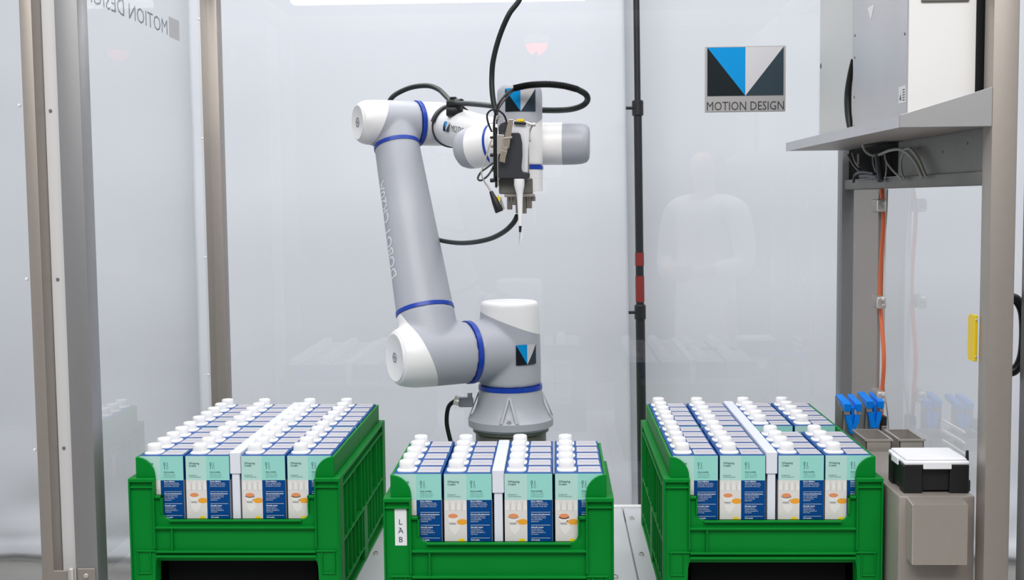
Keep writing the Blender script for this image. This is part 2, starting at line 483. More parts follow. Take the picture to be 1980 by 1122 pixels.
# ------------------------------------------------------------------ table, cabinet, right-hand equipment
tb = thing('work_table', (-0.1, 2.43, 0), 'white topped work table carrying crates and robot', 'table')
M('table_white').box((-0.818, 1.93, T - 0.035), (0.1605, 2.925, T), 0.0015).build('table_top', tb)
M('table_white').box((0.1635, 1.93, T - 0.035), (0.604, 2.925, T), 0.0015).build('table_top', tb)
M('seam').box((0.1605, 1.93, T - 0.033), (0.1635, 2.80, T - 0.002)).build('joint', tb)
M('white_plastic').box((-0.818, 2.925, T - 0.035), (0.604, 2.94, T + 0.006), 0.002).build('back_edge', tb)
for x in (-0.79, 0.57):
    for y in (1.97, 2.88): M('steel').box((x - 0.025, y - 0.025, 0), (x + 0.025, y + 0.025, T - 0.036), 0.003).build('leg', tb)
for i, (x, y) in enumerate(((0.178, 2.82), (0.1796, 2.53), (-0.395, 2.535), (0.1163, 2.376))):
    b = M('steel_bright').axial((x, y, T), (0, 0, 1), [(0, 0.006), (0.005, 0.006), (0.006, 0.005)], 6).build('bolt', tb)
    M('plastic_black').axial((x, y, T + 0.006), (0, 0, 1), [(0, 0.003), (0.0004, 0.003)], 12).build('socket', b)

cb = thing('steel_cabinet', (0.676, 2.35, 0), 'stainless steel cabinet right of the right crate', 'cabinet')
M('steel').box((0.608, 2.12, 0.0), (0.743, 2.50, 0.982), 0.004, 2).build('body', cb)
M('cover_steel').prism([(0.622, 2.12, 0.868), (0.622, 2.12, 0.981), (0.622, 2.083, 0.975), (0.622, 2.083, 0.868)], (0.097, 0, 0), 0.0015).build('front_cover', cb)
lb = thing('steel_cabinet', (0.69, 2.7, 0), 'lower steel plinth under the two open bins', 'cabinet')
M('bin_steel').box((0.612, 2.505, 0), (0.78, 2.93, 0.872), 0.003).build('body', lb)
M('bin_steel').box((0.612, 2.69, 0.872), (0.78, 2.93, 0.93), 0.003).build('step', lb)

# black box with white lid
bx = thing('storage_box', (0.685, 2.19, 0.982), 'black plastic box with white lid on the steel cabinet', 'box')
bm_ = M('box_black')
bm_.box((0.625, 2.145, 0.986), (0.735, 2.232, 1.03), 0.002)
bm_.build('body', bx)
for x0, x1 in ((0.622, 0.656), (0.704, 0.738)):
    for y0, y1 in ((2.138, 2.165), (2.212, 2.239)):
        M('box_black').box((x0, y0, 0.982), (x1, y1, 1.034), 0.002).build('corner_block', bx)
ld = M('lid_white').box((0.622, 2.136, 1.034), (0.738, 2.241, 1.041), 0.002).box((0.626, 2.140, 1.041), (0.734, 2.237, 1.045), 0.0015).build('lid', bx)
M('lid_white').box((0.655, 2.133, 1.027), (0.705, 2.137, 1.040), 0.001).build('tab', ld)
M('lid_white').box((0.619, 2.17, 1.027), (0.6225, 2.21, 1.040), 0.001).build('tab', ld)
# small connector beside the post
cn = thing('cable_connector', (0.738, 2.20, 0.982), 'small black connector with silver plug beside the right post', 'connector')
M('plastic_black').box((0.7275, 2.145, 0.9825), (0.743, 2.16, 1.005), 0.002).build('body', cn)
M('steel_bright').tube([(0.7365, 2.153, 1.004), (0.738, 2.153, 1.03)], 0.0035, 14).build('plug', cn)
M('plastic_black').tube([(0.738, 2.153, 1.028), (0.7385, 2.153, 1.057)], [0.004, 0.0025], 14).build('cable_boot', cn)

def bin_(x0, x1, y0, y1, z0, z1, label):
    t = 0.0015
    b = thing('steel_bin', ((x0 + x1) / 2, (y0 + y1) / 2, z0), label, 'bin', 'open steel bins beside the right crate')
    m = M('bin_steel')
    m.box((x0, y0, z0), (x1, y0 + t, z1)).box((x0, y1 - t, z0), (x1, y1, z1)).box((x0, y0, z0), (x0 + t, y1, z1)).box((x1 - t, y0, z0), (x1, y1, z1)).box((x0, y0, z0), (x1, y1, z0 + t))
    m.build('body', b)
    r = M('bin_steel'); w = 0.003
    r.box((x0 - w, y0 - w, z1 - 0.002), (x1 + w, y0 + 0.002, z1 + 0.0015)).box((x0 - w, y1 - 0.002, z1 - 0.002), (x1 + w, y1 + w, z1 + 0.0015))
    r.box((x0 - w, y0, z1 - 0.002), (x0 + 0.002, y1, z1 + 0.0015)).box((x1 - 0.002, y0, z1 - 0.002), (x1 + w, y1, z1 + 0.0015))
    r.build('rim', b)
bin_(0.655, 0.7085, 2.528, 2.64, 0.873, 1.0, 'open steel bin nearest the right crate')
bin_(0.7255, 0.776, 2.528, 2.64, 0.873, 1.0, 'open steel bin nearest the right side pane')

# blue grippers on steel brackets
def gripper(x0, x1, yf, label, longer):
    zt = 1.058
    g = thing('blue_gripper', ((x0 + x1) / 2, yf, 0.93), label, 'gripper', 'blue grippers beside the right crate')
    w = x1 - x0; c = (x0 + x1) / 2
    M('bin_steel').prism([(c - 0.006, yf + 0.012, 0.931), (c - 0.006, yf + 0.012, zt - 0.02), (c - 0.006, yf + 0.07, zt - 0.012), (c - 0.006, yf + 0.07, 0.931)], (0.012, 0, 0), 0.001).build('bracket', g)
    M('steel_dark').prism([(x0 - 0.002, yf + 0.016, 0.955), (x0 - 0.002, yf + 0.004, zt - 0.020), (x0 - 0.002, yf + 0.074, zt + 0.003), (x0 - 0.002, yf + 0.074, 0.955)], (0.004, 0, 0), 0.001).build('side_plate', g)
    for s in (0, 1):
        a0, a1 = (x0, c - 0.004) if s == 0 else (c + 0.006, x1)
        M('gripper_blue').prism([(a0, yf - 0.004, zt - 0.020), (a0, yf - 0.006, zt - 0.004), (a0, yf, zt - 0.001), (a0, yf + 0.075, zt + 0.006), (a0, yf + 0.075, zt - 0.006), (a0, yf + 0.016, zt - 0.014)], (a1 - a0, 0, 0), 0.0015).build('jaw_arm', g)
        e0, e1 = (x0 + 0.001, c - 0.006) if s == 0 else (c + 0.010, x1 - 0.001)
        M('gripper_grey').box((e0, yf - 0.003, zt - 0.029), (e1, yf + 0.004, zt - 0.020), 0.001).build('spacer', g)
    zb = zt - (0.074 if longer else 0.066)
    pf = lambda u, v: (c + u * w / 2, yf - 0.002, v)
    tip = [pf(-0.5, zb + 0.018), pf(-0.34, zb + 0.005), pf(-0.05, zb), pf(0.26, zb + 0.005), pf(0.46, zb + 0.018)] if longer else [pf(-0.5, zb), pf(0.4, zb)]
    pts = [pf(-0.86, zt - 0.029), pf(-0.66, zt - 0.046)] + tip + [pf(0.72, zt - 0.046), pf(0.86, zt - 0.029), pf(0.30, zt - 0.029), pf(0.06, zt - 0.052), pf(-0.14, zt - 0.029)]
    M('gripper_blue').prism(pts, (0, 0.012, 0), 0.0015).build('tongue', g)
    M('gripper_blue').prism([pf(-0.16, zt - 0.012), pf(0.30, zt - 0.012), pf(0.24, zt - 0.036), pf(0.07, zt - 0.058), pf(-0.10, zt - 0.036)], (0, 0.022, 0), 0.002).build('web', g).location.y += 0.006
gripper(0.640, 0.680, 2.665, 'blue plastic gripper with the longer rounded tongue', True)
gripper(0.6986, 0.738, 2.70, 'blue plastic gripper nearest the orange cable', False)
mt = thing('motor_block', (0.757, 2.76, 0.931), 'small black motor block behind the blue grippers', 'motor')
M('plastic_black').box((0.742, 2.74, 0.9305), (0.758, 2.785, 1.012), 0.004, 2).build('housing', mt)
M('steel').box((0.744, 2.737, 0.94), (0.756, 2.741, 0.99), 0.001).build('face_plate', mt)

# vent slots in the right pane
vp = thing('vent_slots', (0.782, 2.36, 0.99), 'slanting white vent slots in the right side pane', 'vent')
for i in range(5):
    z = 1.060 - i * 0.0205
    m = M('white_plastic')
    pts = [(0.7815, y, z + dz) for y, dz in ((2.30, -0.003), (2.298, 0), (2.30, 0.003), (2.425, 0.003), (2.427, 0), (2.425, -0.003))]
    m.prism(pts, (0.0015, 0, 0)).build('slot', vp)

# plate, cable clips, orange cable on the right wall
wp = thing('mounting_plate', (0.75, 2.87, 0.93), 'tall steel mounting plate beside the orange cable', 'plate')
M('steel').box((0.745, 2.79, 0.9305), (0.752, 3.02, 1.532), 0.001).build('plate', wp)
M('panel_white').box((0.752, 2.768, 0.9305), (0.757, 2.795, 1.532)).build('backing_strip', wp)
oc = spline([at(1704, 366, X=0.747), at(1708, 400, X=0.747), at(1708, 440, X=0.747), at(1703, 520, X=0.747), at(1702, 585, X=0.747), at(1706, 640, X=0.747), at(1709, 700, X=0.747), at(1705, 765, X=0.747), at(1702, 830, X=0.747)])
tag(M('orange_cable').tube(oc, 0.0048, 14).build('cable', origin=oc[-1]), 'orange cable running down beside the mounting plate', 'cable')
gc = spline([at(1716, 366, X=0.76), at(1714, 420, X=0.76), at(1704, 560, X=0.76), at(1701, 640, X=0.76), at(1706, 720, X=0.76), at(1716, 800, X=0.76), at(1718, 830, X=0.76)])
tag(M('grey_cable').tube(gc, 0.0016, 8).build('cable', origin=gc[-1]), 'thin grey wire hanging behind the orange cable', 'cable')
for i, y in enumerate((398, 585, 768)):
    p = at(1700, y, X=0.735)
    cl = thing('cable_clip', p, ['upper', 'middle', 'lower'][i] + ' steel clip holding the orange cable', 'cable clip', 'clips on the orange cable')
    M('steel').box((0.729, p.y - 0.004, p.z - 0.015), (0.7445, p.y + 0.05, p.z + 0.015), 0.004, 2).build('base_block', cl)
    M('steel_bright').box((0.727, p.y - 0.016, p.z - 0.014), (0.748, p.y - 0.005, p.z + 0.014), 0.005, 2).build('cap', cl)
    for dz in (-0.006, 0.006): screw('screw', (0.740, p.y - 0.016, p.z + dz), (0, -1, 0), 0.003, 0.002, cl)

# yellow interlock
yl = thing('interlock_switch', (0.742, 2.126, 1.22), 'yellow interlock switch on the right front post', 'switch')
M('yellow').prism([(0.744, 2.127, 1.304), (0.744, 2.127, 1.222), (0.7375, 2.127, 1.222), (0.7385, 2.127, 1.304)], (0, 0.03, 0), 0.001).build('body', yl)
M('yellow').box((0.7395, 2.155, 1.226), (0.744, 2.165, 1.30), 0.001).build('key', yl)
for z in (1.296, 1.230): screw('screw', (0.7415, 2.127, z), (0, -1, 0), 0.002, 0.002, yl)

# shelf on the right with boxes
shf = thing('wall_shelf', (0.67, 2.6, 1.633), 'steel shelf tray carrying boxes at upper right', 'shelf')
M('steel').box((0.592, 2.085, 1.633), (0.745, 3.085, 1.636)).build('tray', shf)  # underside shade put into the colour: darker steel than the lips
M('steel_box').prism([(0.5905, 2.08, 1.6325), (0.5905, 2.08, 1.6535), (0.745, 2.08, 1.699), (0.745, 2.08, 1.6325)], (0, 0.003, 0), 0.0005).build('front_lip', shf)  # lighter steel on the lips paints the light falling on them
M('steel_box').box((0.589, 2.083, 1.6325), (0.592, 3.087, 1.6535)).build('side_lip', shf)
M('steel_dark').box((0.752, 2.125, 1.558), (0.756, 2.66, 1.70)).build('back_plate', shf)
M('shade_black').box((0.756, 2.66, 1.559), (0.76, 3.118, 1.70)).build('recess_shade_plate', shf)  # black sheet paints the darkness of the recess under the shelf
for y, z in ((2.36, 1.60), (2.22, 1.61)): M('plastic_black').axial((0.752, y, z), (-1, 0, 0), [(-0.001, 0.003), (0.0005, 0.003)], 12).build('hole', shf)
M('plastic_black').box((0.70, 2.60, 1.6325), (0.745, 2.80, 1.6335)).build('cable_slot', shf)

cbx = thing('control_box', (0.68, 2.33, 1.636), 'grey and white control box on the shelf beside the post', 'control box')
M('panel_white').box((0.62, 2.138, 1.6365), (0.7355, 2.142, 2.02), 0.0005).build('front_panel', cbx)
M('steel_box').box((0.618, 2.142, 1.6365), (0.7355, 2.523, 2.02), 0.0015).build('case', cbx)
M('steel_dark').box((0.64, 2.134, 1.852), (0.722, 2.139, 1.90), 0.001).build('name_plate', cbx)
stk = M('sticker').box((0.6174, 2.148, 1.680), (0.6181, 2.188, 1.710)).build('sticker', cbx)
m = M('text_dark')
for i in range(5): m.box((0.6172, 2.150, 1.684 + i * 0.0045), (0.6175, 2.163, 1.6858 + i * 0.0045))
m.build('print', stk)
M('text_dark').prism([(0.6173, 2.182, 1.686), (0.6173, 2.170, 1.686), (0.6173, 2.176, 1.698)], (0.0002, 0, 0)).build('warning_mark', stk)
M('sticker').prism([(0.6174, 2.36, 1.885), (0.6174, 2.385, 1.858), (0.6174, 2.41, 1.885)], (0.0006, 0, 0)).build('arrow_sticker', cbx)
for y, z in ((2.508, 1.72), (2.508, 1.66), (2.508, 1.80), (2.155, 1.80), (2.508, 1.845)):
    screw('screw', (0.618, y, z), (-1, 0, 0), 0.0025, 0.0015, cbx, 'steel_dark')
cb2 = thing('control_box', (0.68, 2.7, 1.636), 'pale control box at the back of the shelf', 'control box')
M('panel_grey').box((0.622, 2.545, 1.6365), (0.7355, 2.855, 2.02), 0.002).build('case', cb2)
screw('screw', (0.622, 2.84, 1.82), (-1, 0, 0), 0.006, 0.002, cb2, 'steel_dark')
vg = spline([(0.6185, 2.535, 1.80), (0.6175, 2.545, 1.77), (0.6165, 2.556, 1.73), (0.617, 2.553, 1.69), (0.6185, 2.542, 1.655), (0.6195, 2.534, 1.640)])
tag(M('rubber_black').tube(vg, [0.002 + 0.006 * math.sin(math.pi * i / (len(vg) - 1)) for i in range(len(vg))], 14).build('cable', origin=vg[-1]), 'black cable bulging out between the two control boxes', 'cable')
o = M('plastic_black').box((0.7357, 2.141, 1.6365), (0.7895, 2.5, 2.02)).build('filler_panel', origin=(0.74, 2.3, 1.6365)); tag(o, 'black gap filler between control box and post', 'panel')

# cables under the shelf
def cable(pts, r, matn, label, seg=10):
    p = spline(pts)
    o = M(matn).tube(p, r, seg).build('cable', origin=p[-1]); return tag(o, label, 'cable')
S = lambda x, y, X=0.735: at(x, y, X=X)
cable([S(1668, 277, .70), S(1671, 288, .71), S(1681, 298, .72), S(1697, 300), S(1720, 291), S(1740, 289), S(1756, 297), S(1772, 317), S(1784, 344)], 0.0035, 'grey_cable', 'thick grey cable arching below the shelf')
cable([S(1748, 290), S(1760, 288), S(1775, 305), S(1786, 330), S(1791, 342)], 0.0028, 'grey_cable', 'thinner grey cable behind the arching one under the shelf')
cable([S(1711, 298), S(1714, 312), S(1727, 330), S(1745, 347)], 0.0025, 'grey_cable', 'grey cable slanting to the rail under the shelf')
cable([S(1748, 292), S(1742, 312), S(1744, 335), S(1749, 346)], 0.0025, 'grey_cable', 'upright grey cable in the middle under the shelf')
cable([S(1687, 300), S(1689, 318), S(1694, 333)], 0.0022, 'grey_cable', 'short grey cable beside the dark conduit under the shelf')
cable([S(1712, 300, .74), S(1714, 325, .74), S(1711, 348, .74)], 0.0018, 'grey_cable', 'thin grey wire right of the dark conduit under the shelf')
cable([S(1697, 300), S(1700, 325), S(1703, 350)], 0.0075, 'dark_cable', 'thick dark conduit standing under the shelf')
cable([S(1650, 352), S(1654, 338), S(1668, 333), S(1690, 336)], 0.0035, 'dark_cable', 'dark cable loop lying on the rail under the shelf', 12)
cable([S(1664, 341), S(1680, 340), S(1698, 343)], 0.005, 'dark_cable', 'bundle of dark cable lying on the rail')
cable([S(1648, 296), S(1653, 312), S(1661, 323)], 0.0022, 'grey_cable', 'short grey cable hanging nearest the back right post')
cable([S(1660, 298), S(1660, 318)], 0.003, 'grey_cable', 'pale cable plug hanging under the shelf')
cable([S(1640, 300), S(1650, 318), S(1663, 333)], 0.003, 'dark_cable', 'dark cable falling from the shelf beside the back post')

# ------------------------------------------------------------------ green crates
RIB_CACHE = {}
def crate(x0, y0, w, d, label, lab=False):
    c = thing('plastic_crate', (x0 + w / 2, y0 + d / 2, T), label, 'crate', 'green plastic crates')
    G = 'crate_green'; CP = 0.0485
    Pt = lambda u, y, z: Vector((x0 + u, y0 + y, T + z))
    def bx_(name, u0, u1, ya, yb, z0, z1, bev=0.001, par=c):
        return M(G).box(Pt(u0, ya, z0), Pt(u1, yb, z1), bev).build(name, par)
    # corner posts (front ones stand as legs either side of the arch)
    for s in (0, 1):
        X = (lambda u: u) if s == 0 else (lambda u: w - u)
        prof = [(0.0, 0.0), (0.043, 0.0), (0.0455, 0.076), (CP, 0.092), (CP, 0.247), (0, 0.247)]
        cp = M(G).prism([Pt(X(u), 0.006, z) for u, z in prof], (0, 0.034, 0), 0.001).build('corner_post', c)
        mb = M(G)
        lo, hi = sorted((X(0.0), X(CP)))
        mb.box(Pt(lo, 0.0, 0.240), Pt(hi, 0.0058, 0.2472), 0.001)
        mb.build('rim_edge', cp)
        lo2, hi2 = sorted((X(0.003), X(CP - 0.002)))
        M(G).box(Pt(lo2, 0.001, 0.2285), Pt(hi2, 0.008, 0.2315), 0.0008).build('ledge', cp)
        lo3, hi3 = sorted((X(0.010), X(CP)))
        M(G).box(Pt(lo3, 0.002, 0.1055), Pt(hi3, 0.008, 0.1085), 0.0008).build('ledge', cp)
        lo4, hi4 = sorted((X(0.013), X(0.036)))
        M(G).box(Pt(lo4, 0.003, 0.062), Pt(hi4, 0.008, 0.065), 0.0008).build('ledge', cp)
        for uu in (0.012, 0.036):
            a, b = sorted((X(uu), X(uu + 0.0025)))
            M(G).box(Pt(a, 0.003, 0.062), Pt(b, 0.008, 0.1055), 0.0006).build('ledge', cp)
        a, b = sorted((X(0.0), X(0.003)))
        M(G).box(Pt(a, 0.0, 0.0), Pt(b, 0.0058, 0.240), 0.0008).build('edge_rib', cp)
        a, b = sorted((X(CP - 0.003), X(CP)))
        M(G).box(Pt(a, 0.0, 0.112), Pt(b, 0.0058, 0.240), 0.0008).build('edge_rib', cp)
        # rounded ear in front of the raised side lip
        arc = [(0.012 + 0.036 * math.sin(t * math.pi / 16), 0.250 + 0.036 * math.cos(t * math.pi / 16)) for t in range(9)]
        prof = [(0.012, 0.247)] + arc + [(0.048, 0.247)]
        M(G).prism([Pt(X(u), 0.012, z) for u, z in prof], (0, 0.005, 0), 0.0008).build('ear', c)
        M(G).prism([Pt(X(u), d - 0.017, z) for u, z in prof], (0, 0.005, 0), 0.0008).build('ear', c)
        # back post
        lo, hi = sorted((X(0.0), X(CP)))
        bx_('corner_post', lo, hi, d - 0.040, d, 0, 0.247)
        # side
        lo, hi = sorted((X(0.0), X(0.019)))
        bx_('side_rim', lo, hi, 0.0402, d - 0.0402, 0.240, 0.247)
        lo, hi = sorted((X(0.012), X(0.017)))
        half = d / 2
        bx_('side_lip', lo, hi, 0.017, half - 0.002, 0.247, 0.286)
        bx_('side_lip', lo, hi, half + 0.002, d - 0.017, 0.247, 0.286)
        bx_('lip_joint', lo, hi, half - 0.002, half + 0.002, 0.247, 0.278, 0)
        # side wall with two hand holes
        sm = M(G); lo, hi = sorted((X(0.010), X(0.013)))
        n = 2 if d > 0.4 else 1
        holes = [(d * (0.30 if n == 2 else 0.42), d * (0.30 if n == 2 else 0.42) + 0.05)] + ([(d * 0.68, d * 0.68 + 0.05)] if n == 2 else [])
        ys = [0.038] + [v for hh in holes for v in hh] + [d - 0.038]
        for i in range(0, len(ys), 2): sm.box(Pt(lo, ys[i], 0.002), Pt(hi, ys[i + 1], 0.240))
        for h0, h1 in holes:
            sm.box(Pt(lo, h0, 0.002), Pt(hi, h1, 0.150)); sm.box(Pt(lo, h0, 0.205), Pt(hi, h1, 0.240))
        sm.build('side_wall', c)
        lo, hi = sorted((X(0.0005), X(0.011)))
        for nm, z0, z1 in (('side_rail', 0.114, 0.118), ('side_rail', 0.222, 0.226), ('side_rail', 0.030, 0.034), ('side_rail', 0.0, 0.006)):
            bx_(nm, lo, hi, 0.040, d - 0.040, z0, z1, 0.0008)
        # centre leg of the side
        lo5, hi5 = sorted((X(0.0), X(0.011)))
        bx_('side_leg', lo5, hi5, half - 0.022, half + 0.022, 0.0, 0.114)
        # vertical ribs: alike pieces share their mesh
        nr = int(round((d - 0.08) / 0.042))
        for k in range(1, nr):
            y = 0.04 + (d - 0.08) * k / nr
            for z0, z1 in ((0.118, 0.222), (0.034, 0.114)):
                if z0 > 0.1 and any(h0 - 0.002 < y < h1 + 0.002 for h0, h1 in holes): continue
                if z0 < 0.1 and abs(y - half) < 0.026: continue
                key = z0
                if key not in RIB_CACHE:
                    RIB_CACHE[key] = M(G).box((-0.005, -0.0014, 0), (0.005, 0.0014, z1 - z0)).mesh('rib')
                r = link('rib', RIB_CACHE[key], c); r.location = Pt(X(0.0058), y, z0) - c.location
    # front panel with the deep cut-out
    r = 0.012; u1 = 0.0625; zc = 0.167
    left = [(CP - 0.004, 0.094), (CP - 0.004, 0.2135), (u1, 0.2135), (u1, zc + r)] + [(u1 + r - r * math.cos(t * math.pi / 10), zc + r - r * math.sin(t * math.pi / 10)) for t in range(1, 6)]
    prof = left + [(w - u, z) for u, z in reversed(left)]
    fp = M(G).prism([Pt(u, 0.009, z) for u, z in prof], (0, 0.006, 0), 0.001).build('front_panel', c)
    for s in (0, 1):
        a, b = sorted((CP, u1)) if s == 0 else sorted((w - CP, w - u1))
        M(G).box(Pt(a, 0.003, 0.2085), Pt(b, 0.015, 0.2135), 0.0008).build('step_edge', fp)
        a, b = (u1 - 0.003, u1) if s == 0 else (w - u1, w - u1 + 0.003)
        M(G).box(Pt(a, 0.003, zc + r), Pt(b, 0.010, 0.2135), 0.0008).build('edge_rib', fp)
    M(G).box(Pt(u1 + r, 0.003, zc - 0.004), Pt(w - u1 - r, 0.015, zc), 0.0008).build('cutout_edge', fp)
    M(G).box(Pt(CP, 0.001, 0.150), Pt(w - CP, 0.010, 0.154), 0.0008).build('rail', fp)
    M(G).box(Pt(CP, 0.001, 0.1035), Pt(w - CP, 0.010, 0.1075), 0.0008).build('rail', fp)
    M(G).box(Pt(CP, 0.0, 0.0945), Pt(w - CP, 0.016, 0.0985), 0.0008).build('arch_edge', fp)
    M(G).box(Pt(CP + 0.030, 0.002, 0.1075), Pt(CP + 0.033, 0.010, 0.150), 0.0006).build('rib', fp)
    for s in (0, 1):   # rounded arch shoulders
        X = (lambda u: u) if s == 0 else (lambda u: w - u)
        arc = [(CP - 0.002 + 0.012 - 0.012 * math.sin(t * math.pi / 8), 0.0835 + 0.012 * math.cos(t * math.pi / 8)) for t in range(5)]
        M(G).prism([Pt(X(u), 0.004, z) for u, z in [(CP - 0.003, 0.097)] + arc], (0, 0.03, 0)).build('arch_shoulder', fp)
    # back and floor
    bp = bx_('back_panel', CP - 0.004, w - CP + 0.004, d - 0.015, d - 0.009, 0.002, 0.222)
    for z in (0.218, 0.160, 0.108): M(G).box(Pt(CP, d - 0.010, z), Pt(w - CP, d - 0.001, z + 0.004)).build('rail', bp)
    bx_('floor_panel', 0.013, w - 0.013, 0.014, d - 0.015, 0.085, 0.0935)
    if lab:
        lb_ = M('crate_label').box(Pt(0.0195, 0.0052, 0.162), Pt(0.0405, 0.0062, 0.2285)).build('label', c)
        tag(lb_, 'white sticker reading LAB')
        for ch, zc_ in (('L', 0.1995), ('A', 0.184), ('B', 0.168)):
            me = text_mesh(ch, h=0.0095)
            wd = max(v.co.x for v in me.vertices)
            M('text_dark').add_mesh(me, fn=lambda q: Pt(0.030 - wd / 2 + q.x, 0.0049, zc_ + q.z + q.y)).build('letter', lb_, recalc=False)
        M('leaf_green').prism([Pt(0.0262, 0.0048, 0.1935), Pt(0.0285, 0.0048, 0.1945), Pt(0.0305, 0.0048, 0.193), Pt(0.0295, 0.0048, 0.1925)], (0, 0.0003, 0)).build('leaf', lb_)
    return c

CW = 0.403
LX, LY, LD = -0.812, 2.200, 0.60
CX, CY, CDp = -0.305, 2.047, 0.30
RX, RY, RD = 0.1975, 2.190, 0.60
crate(LX, LY, CW, LD, 'green crate at left holding forty cream cartons')
crate(CX, CY, CW, CDp, 'small green crate in the centre with LAB sticker', True)
crate(RX, RY, CW, RD, 'green crate at right beside the steel cabinet')
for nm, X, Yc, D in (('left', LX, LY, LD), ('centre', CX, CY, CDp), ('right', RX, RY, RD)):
    b = thing('shade_block', (X + CW / 2, Yc + D / 2, T), f'black block added to darken the space under the {nm} crate', 'block')  # added near-black filler that makes the void under the crate dark
    M('shade_black').box((X + 0.055, Yc + 0.05, T), (X + CW - 0.055, Yc + D - 0.05, T + 0.083), 0.002).build('block', b)

# ------------------------------------------------------------------ cartons
W_, D_, H_ = 0.0845, 0.0555, 0.194
HM = 0.0475                     # height of the mint band
def carton_meshes():
    out = {}
    m = M('carton_navy')
    w, d = W_ / 2, D_ / 2
    m.m('carton_grey_side').box((-w, -d, 0), (w, d, H_ - HM))
    m.m('carton_navy').box((-w, -d, H_ - HM), (w, d, H_), 0.0012)
    out['carton_body'] = m.mesh('carton_body')
    # printed front
    m = MB(); y = -d - 0.0002
    zt = H_ - 0.0008; us = -w + 0.47 * W_
    q = lambda a, b, c, e, yy=y: m.poly([(a, yy, c), (b, yy, c), (b, yy, e), (a, yy, e)])
    m.m('mint_light'); q(-w + 0.0004, us, H_ - HM, zt)
    m.m('mint'); q(us, w - 0.0004, H_ - HM, zt)
    m.m('print_white'); q(-w + 0.0004, us, 0.001, H_ - HM)
    m.m('print_blue'); q(us, w - 0.0004, 0.001, H_ - HM)
    y2 = y - 0.00015; y3 = y - 0.0003; y4 = y - 0.00045
    def ell(cx, v, rx, rz, yy, clip=us, n=24):
        pts = []
        for k in range(n):
            a = k * math.tau / n
            pts.append((min(-w + cx + rx * math.cos(a), clip - 0.0002), yy, H_ - v + rz * math.sin(a)))
        m.poly(pts[::-1] if False else pts)
    # whipped peaks
    m.m('print_cream')
    for k in range(4):
        cx = -w + 0.005 + k * 0.0105
        m.poly([(cx - 0.0045, y2, H_ - 0.066), (min(cx + 0.0045, us - 0.0003), y2, H_ - 0.066), (min(cx + 0.001, us - 0.0003), y2, H_ - 0.049), (cx - 0.001, y2, H_ - 0.049)])
    m.m('print_shade')
    for k in range(3):
        cx = -w + 0.0102 + k * 0.0105
        m.poly([(cx - 0.0014, y3, H_ - 0.066), (cx + 0.0014, y3, H_ - 0.066), (cx, y3, H_ - 0.051)])
    # bowls
    m.m('print_cream'); ell(0.0155, 0.0765, 0.0105, 0.0052, y2); ell(0.0315, 0.0875, 0.0118, 0.0066, y2)
    m.poly([(-w + 0.0055, y2, H_ - 0.078), (-w + 0.009, y2, H_ - 0.0875), (-w + 0.021, y2, H_ - 0.0875), (-w + 0.0255, y2, H_ - 0.078)])
    m.m('print_grey'); m.poly([(-w + 0.008, y3, H_ - 0.0885), (-w + 0.021, y3, H_ - 0.0885), (-w + 0.0195, y3, H_ - 0.091), (-w + 0.010, y3, H_ - 0.091)])
    m.m('print_cream'); m.poly([(-w + 0.008, y2, H_ - 0.093), (-w + 0.028, y2, H_ - 0.093), (-w + 0.026, y2, H_ - 0.101), (-w + 0.018, y2, H_ - 0.110), (-w + 0.011, y2, H_ - 0.103)])
    m.m('print_peach'); ell(0.0155, 0.076, 0.0088, 0.004, y3)
    m.m('print_orange'); ell(0.0318, 0.0868, 0.0098, 0.0053, y3)
    m.m('print_yellow'); ell(0.030, 0.1225, 0.0062, 0.006, y3)
    out['front_print'] = m.mesh('front_print', recalc=False, smooth=False)
    # lettering
    m = MB()
    def line(s, u, v, size, mn, bold=0.0):
        me = text_mesh(s, size=size, bold=bold)
        m.m(mn).add_mesh(me, fn=lambda c: (-w + u * W_ + c.x, y4, H_ - v + c.y))
        bpy.data.meshes.remove(me)
    line('Whipping', 0.075, 0.0165, 0.0052, 'print_text_green', 0.00006)
    line('Cream', 0.075, 0.0212, 0.0052, 'print_text_green', 0.00006)
    line('Designed for', 0.075, 0.0389, 0.0030, 'print_text_green')
    line('Food Professionals', 0.075, 0.0421, 0.0030, 'print_text_green')
    line('Great versatility', 0.55, 0.0326, 0.0031, 'print_text_green', 0.00008)
    for k, s in enumerate(('Suitable for a range', 'of high performance', 'kitchen applications')): line(s, 0.55, 0.0359 + 0.0032 * k, 0.0028, 'print_text_soft')
    blocks = ((0.0506, 'Strong definition', ('Ideal for piping and cake', 'decorating. The premium', 'presentation every time')),
              (0.0742, 'Hot and cold performance', ('Consistently performs', 'in a wide range of hot', 'and cold kitchen', 'applications')),
              (0.0972, 'Naturally creamy', ('Smooth texture', 'natural colour and', 'delicate mouthfeel of', 'real cream')),
              (0.1200, 'Gold quality', ('A consistently high', 'quality whipping cream')))
    for v, head, ls_ in blocks:
        line(head, 0.55, v, 0.0031, 'print_text_white', 0.00012)
        for k, s in enumerate(ls_): line(s, 0.55, v + 0.0031 * (k + 1), 0.0029, 'print_text_white')
    for v in (0.0695, 0.0925, 0.1155):
        m.m('print_text_white'); m.poly([(-w + 0.55 * W_, y4, H_ - v - 0.0003), (-w + 0.95 * W_, y4, H_ - v - 0.0003), (-w + 0.95 * W_, y4, H_ - v + 0.0003), (-w + 0.55 * W_, y4, H_ - v + 0.0003)])
    out['lettering'] = m.mesh('lettering', recalc=False, smooth=False)
    # whisk and spoon icons
    m = M('print_text_green')
